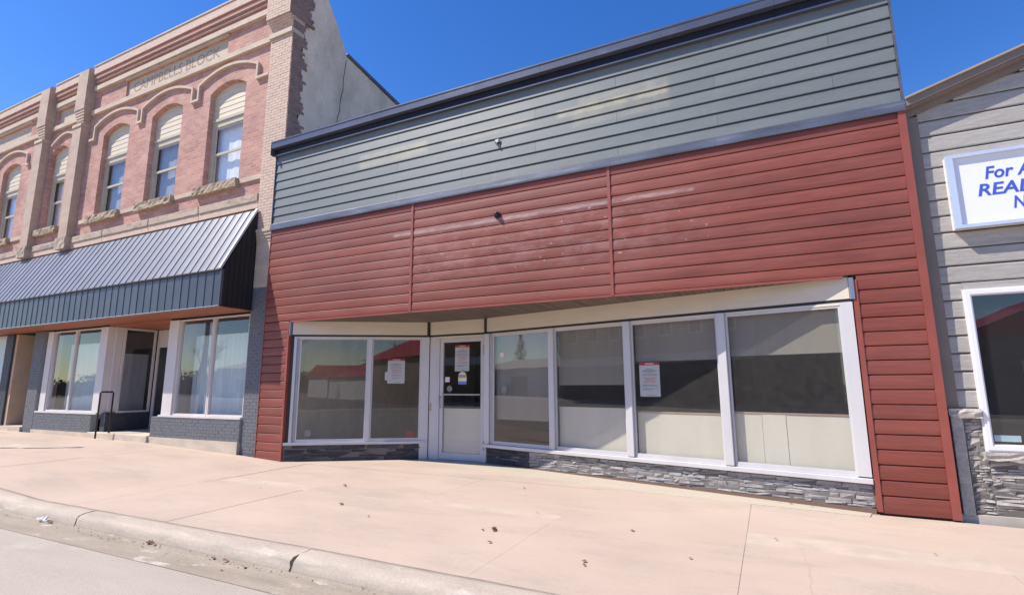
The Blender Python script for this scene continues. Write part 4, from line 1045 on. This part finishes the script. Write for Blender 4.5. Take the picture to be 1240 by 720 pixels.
# ------------------------------------------------------------------ dead leaves and litter
def leaf_mesh(seed, m):
    rr = random.Random(seed); mb = MB(); n = 9; P = []
    for i in range(n):
        t = i/(n-1); w_ = .5*math.sin(math.pi*min(1, t*.92+.06))*(1+.35*(-1)**i)
        P.append((t-.5, w_, .12*math.sin(t*3+seed)+.55*w_*w_*rr.uniform(.5, 1.4)))
    Q = [(x, -y*rr.uniform(.8, 1.1), z+rr.uniform(-.03, .12)) for x, y, z in P]; C_ = [(x, 0, .05+.12*math.sin((x+.5)*3+seed)) for x, y, z in P]
    mb.v = P+C_+Q
    for i in range(n-1):
        mb.f += [(i, i+1, n+i+1, n+i), (n+i, n+i+1, 2*n+i+1, 2*n+i)]; mb.mi += [0, 0]
    return mb.mesh('dead_leaf', m, (0, 0, -.04))[0]
LM = [leaf_mesh(1, M['leaf']), leaf_mesh(2, M['leaf_tan']), leaf_mesh(5, M['leaf'])]
def leaf(x, y, z, size, rot, k, label, group, tilt=.2):
    o = put('dead_leaf', LM[k], Vector((x, y, z))); o.rotation_euler = (tilt, tilt*.5, rot); o.scale = (size*.72, size*.46, size*.36)
    return tag(o, label, 'leaf', group)
rr = random.Random(3)
pave = [(-5.65, -1.34, .10, 'brown leaf on the pink pavement in front of the left window pair'), (-4.81, -2.28, .10, 'flat brown leaf on the pavement nearest the kerb joint crack'),
        (-4.17, -1.46, .03, 'tiny leaf speck on the pavement straight out from the glass door'), (-4.1, -2.61, .05, 'small tan leaf fragment midway between the door and the kerb'),
        (-3.21, -.42, .07, 'brown leaf closest to the entry apron right of the door'), (-2.5, -1.62, .04, 'tiny brown leaf above the curled upright leaf on the pavement'),
        (-2.70, -2.53, .05, 'small tan leaf touching the curled upright leaf on its left'), (-2.44, -2.86, .07, 'thin flat leaf just below the curled upright leaf'),
        (-1.49, -2.98, .07, 'upper twig like leaf of the close pair near the kerb'), (-1.46, -3.07, .05, 'lower small leaf of the close pair near the kerb'),
        (-1.34, -1.9, .08, 'orange tan leaf beside the pavement joint below the notice window'), (-.71, -2.52, .05, 'dark round leaf near the kerb below the widest window'),
        (-.06, -1.58, .05, 'pale tan leaf on the pavement below the last wide window'), (1.17, -1.47, .04, 'dark leaf dot alone on the pavement before the red corner column'),
        (-6.6, -2.0, .04, 'tiny leaf on the pavement left of all the other leaves')]
for i, (x, y, s, lab) in enumerate(pave):
    leaf(x, y, gz(x)+.002, s, rr.uniform(-.6, .6), i % 3, lab, 'dead leaves scattered on the pavement')
leaf(-2.58, -2.50, gz(-2.58)+.01, .10, .4, 0, 'large curled dark brown leaf standing up on the pavement', 'dead leaves scattered on the pavement', 1.0)
for i, (x, s, lab) in enumerate(((.12, .06, 'biggest leaf scrap at the foot of the ledge stone'), (.34, .05, 'leaf scrap by the ledge stone closest to the red column'), (-.0, .04, 'smallest leaf scrap at the foot of the ledge stone'))): leaf(x, .15-.24*(x), gz(x)+.01, s, 1.2*i, i % 3, lab, 'leaf scraps along the stone base')
for i, (x, y, s, lab) in enumerate(((-5.68, -3.99, .13, 'largest leaf of the clump in the gutter below the first whole kerb stone'), (-5.60, -4.0, .10, 'smaller leaf leaning on the gutter clump'),
        (-4.67, -4.02, .09, 'dark leaf left of a tan one in the gutter row'), (-4.5, -4.02, .1, 'tan leaf in the middle of the gutter row of three'), (-4.2, -4.06, .09, 'dark leaf in the gutter nearest the second kerb joint'),
        (-7.66, -3.98, .12, 'brown leaf lying against the white paper scrap in the gutter'), (-7.58, -4.0, .09, 'brown leaf just right of the paper scrap pile'),
        (-4.9, -4.2, .03, 'tiny tan crumb of leaf out on the gutter pan'), (-5.2, -4.12, .03, 'tiny leaf crumb beside the gutter clump'), (-4.3, -4.2, .04, 'thin leaf crumb on the gutter pan below the dark leaf'))):
    leaf(x, y, gz(x)-.117, s, rr.uniform(0, 3), i % 3, lab, 'dead leaves lying in the gutter', .35)
o = put('paper_scrap', LM[1].copy(), Vector((-7.78, -3.99, gz(-7.78)-.115))); o.data.materials.clear(); o.data.materials.append(M['litter']); o.scale = (.16, .10, .12); o.rotation_euler = (.2, .1, .4); tag(o, 'crumpled white paper scrap beside leaves in the gutter', 'litter')

# ------------------------------------------------------------------ across the street (seen in the glass) and the pole whose shadow falls on the pavement
lp = thing('utility_pole', (-16.55, -3.35, gz(-16.5)), 'slim grey pole at the kerb by the brick block, seen by its shadow', 'pole')
mb = MB(); mb.tube([(-16.55, -3.35, .1), (-16.55, -3.35, 2.5), (-16.55, -3.35, 5.1)], [.075, .07, .06], 10); mb.build('post', M['lamp'], lp, smooth=True)
mb = MB(); mb.tube([(-16.55, -3.35, 5.1), (-16.55, -3.35, 5.16), (-16.55, -3.35, 5.2)], [.09, .09, .03], 10); mb.build('cap', M['lamp'], lp)

def far_house(name, label, x0, x1, y0, y1, h, ridge, wallm, roofm, axis='x', wins=()):
    t = thing(name, ((x0+x1)/2, y1, -.2), label, 'building')
    MB().box(x0, x1, y0, y1, -.6, h).build('wall', wallm, t)
    o = .4; mb = MB()
    if axis == 'x': mb.prism([(y0-o, h), (y1+o, h), ((y0+y1)/2, ridge)], 'x', x0-o, x1+o)
    else: mb.prism([(x0-o, h), (x1+o, h), ((x0+x1)/2, ridge)], 'y', y0-o, y1+o)
    mb.build('roof', roofm, t)
    for a, b, c, d in wins:
        f = MB().box(a, b, y1-.02, y1+.06, c, d).build('window', M['vinyl'], t); MB().box(a+.1, b-.1, y1+.05, y1+.07, c+.1, d-.1).build('pane', M['dark_glass'], f)
    return t
far_house('white_shed', 'long white shed with a red metal roof far across the street', 17, 34, -84, -74, 3.1, 5.0, M['white_wall'], M['red_roof'], 'x', [(19, 20.2, .9, 2.2), (22.5, 23.7, .9, 2.2), (26, 27.2, .9, 2.2)])
gh = far_house('red_roof_hall', 'white gabled hall with a red roof across the street', 14.5, 30, -66, -44, 2.7, 5.8, M['white_wall'], M['red_roof'], 'y', [(15.5, 19.5, 0, 2.2), (21.3, 23.5, 0, 2.2), (25, 26.5, 1, 2.2)])
far_house('grey_hall', 'grey gabled building with a red roof edge opposite the taupe building', 9.9, 22, -41, -29, 4.0, 6.9, M['lot'], M['red_roof'], 'y', [(12, 15, .2, 2.6), (17, 19, .2, 2.6)])
tb = thing('tan_brick_building', (-22, -24, 0), 'two storey tan brick building across the street reflected in the panes', 'building')
MB().box(-31, -13, -36, -24.2, -.6, 9.2).build('wall', M['brown_brick_far'], tb)
bx('cornice', M['cream_stone'], tb, -31.1, -12.9, -24.35, -23.95, 8.7, 9.3)
bx('shop_band', M['dark_glass'], tb, -30.5, -13.5, -24.3, -24.12, .3, 2.9)
bx('sign_band', M['white_wall'], tb, -30.8, -13.2, -24.3, -24.0, 3.0, 3.6)
for i in range(7):
    xx = -29.8+2.4*i; f = bx('window', M['vinyl'], tb, xx, xx+1.1, -24.3, -24.12, 4.9, 6.9)
    MB().box(xx+.1, xx+.52, -24.15, -24.09, 5.0, 6.8).build('pane', M['dark_glass'], f); MB().box(xx+.58, xx+1.0, -24.15, -24.09, 5.0, 6.8).build('pane', M['dark_glass'], f)
far_house('white_garage', 'low white building with a pale roof across the street beside the tan brick one', -50, -33, -40, -27, 3.2, 4.6, M['white_wall'], M['nroof'], 'x', [(-47, -45, .8, 2.2), (-42, -39, 0, 2.5)])
def conifer(x, y, h, r, seed, label):
    t = thing('spruce_tree', (x, y, -.2), label, 'tree', 'trees across the street'); q = random.Random(seed)
    mb = MB(); mb.tube([(x, y, -.5), (x, y, h*.9)], [.22, .05], 7); mb.build('trunk', M['bark'], t)
    mb = MB()
    for i in range(900):
        f = q.random()**.8; z = .6+f*(h-.6); rr_ = r*(1-f)**.85*(.35+.65*q.random())*(1+.25*math.sin(z*4)); a = q.random()*6.283
        p = Vector((x+rr_*math.cos(a), y+rr_*math.sin(a), z)); s_ = .35*(1.2-f*.6)
        d = Vector((math.cos(a), math.sin(a), -.5)).normalized(); n_ = d.cross(Vector((0, 0, 1))).normalized()
        mb.quad(p-n_*s_*.35, p+d*s_, p+n_*s_*.35, p-d*s_*.5)
    mb.build('crown', M['needle'], t)
def bare(x, y, h, seed, label):
    t = thing('bare_tree', (x, y, -.2), label, 'tree', 'trees across the street'); q = random.Random(seed); tr_ = MB(); cr = MB()
    def grow(p, d, L, r, lev, mb):
        e = p+d*L; mid = p+d*L*.5+Vector((q.uniform(-1, 1), q.uniform(-1, 1), q.uniform(-.4, .6)))*L*.07
        mb.tube([p, mid, e], [r, r*.8, r*.62], 5, cap=False)
        if lev == 0: return
        for i in range(3 if lev > 1 else 4):
            a = Vector((q.uniform(-1, 1), q.uniform(-1, 1), q.uniform(.0, .8))).normalized()
            grow(p+d*L*q.uniform(.55, 1), (d*.75+a*.75).normalized(), L*q.uniform(.55, .75), r*.55, lev-1, cr)
    grow(Vector((x, y, -.5)), Vector((0, 0, 1)), h*.36, .22, 4, tr_)
    tr_.build('trunk', M['bark'], t); cr.build('crown', M['bark'], t)
conifer(-55, -46, 13, 3.2, 1, 'tall dark spruce behind the low white building across the street')
conifer(-62, -44, 10, 2.8, 2, 'shorter dark spruce left of the tall one across the street')
conifer(4, -92, 12, 3, 3, 'dark spruce beyond the white shed')
conifer(12, -95, 9, 2.6, 4, 'low dark spruce beyond the red shed roof')
bare(-40, -46, 10, 11, 'bare tree rising behind the low white building across the street')
bare(-67, -36, 11, 12, 'bare tree at the far end of the street')
bare(8, -66, 12, 13, 'bare tree in front of the white shed')
bare(26, -70, 13, 14, 'bare tree behind the red roofed hall')
bare(2, -80, 13, 15, 'bare tree left of the white shed')

# the far wood behind the houses reads as one dark mass in the glass
fw_ = MB(); q = random.Random(77)
def wood(xa, ya, xb, yb, n, h):
    n *= 5
    for i in range(n):
        t = q.random(); x = xa+(xb-xa)*t+q.uniform(-5, 5); y = ya+(yb-ya)*t+q.uniform(-5, 5); hh = h*(.75+.14*math.sin(t*23)+.11*math.sin(t*61)+.07*math.sin(t*151)); z = hh*q.random()
        s_ = q.uniform(.2, .45); d = Vector((q.uniform(-1, 1), q.uniform(-1, 1), q.uniform(-.6, 1))).normalized(); e = d.orthogonal()
        p = Vector((x, y, z)); fw_.quad(p-e*s_*.5, p+d*s_, p+e*s_*.5, p-d*s_)
wood(-25, -125, 90, -118, 5000, 6.0); wood(-170, -75, -60, -62, 2600, 5.5); wood(-112, -70, -128, -21, 2000, 3.2)
fw_.build('far_wood', M['needle'], kind='stuff')

# fine cracks wandering over the slabs
def crack(pts, wdt, z, name='crack'):
    q = random.Random(int(pts[0][0]*100)); mb = MB(); P = []
    for (a, b), (c, d) in zip(pts, pts[1:]):
        n = 9
        for i in range(n): P.append((a+(c-a)*i/n+q.uniform(-.012, .012), b+(d-b)*i/n+q.uniform(-.012, .012)))
    for i in range(len(P)-1):
        (a, b), (c, d) = P[i], P[i+1]; w0 = wdt*q.uniform(.4, 1)
        mb.quad((a-w0, b, gz(a)+z), (a+w0, b, gz(a)+z), (c+w0, d, gz(c)+z), (c-w0, d, gz(c)+z))
    return mb.build(name, M['joint'], pv)
crack([(.12, -1.5), (.17, -2.2), (.15, -3.0)], .0012, -.0015)
crack([(-6.3, -.3), (-6.1, -1.2), (-6.35, -1.75)], .002, .0012)
# grit and crumbs gathered in the gutter and along the kerb
gr = MB(); q = random.Random(5)
for i in range(700):
    x = -11+13*q.random(); y = -3.955-abs(q.gauss(0, .10)) if i % 3 else -4.3-abs(q.gauss(0, .5)); s_ = .0025+.006*q.random()**3; z = gz(x)-.124
    gr.add([(x-s_, y-s_, z), (x+s_, y-s_*.6, z), (x+s_*.5, y+s_, z), (x, y, z+s_*1.2)], [(0, 1, 3), (1, 2, 3), (2, 0, 3)])
gr.build('gutter_grit', M['grit'], kind='stuff')
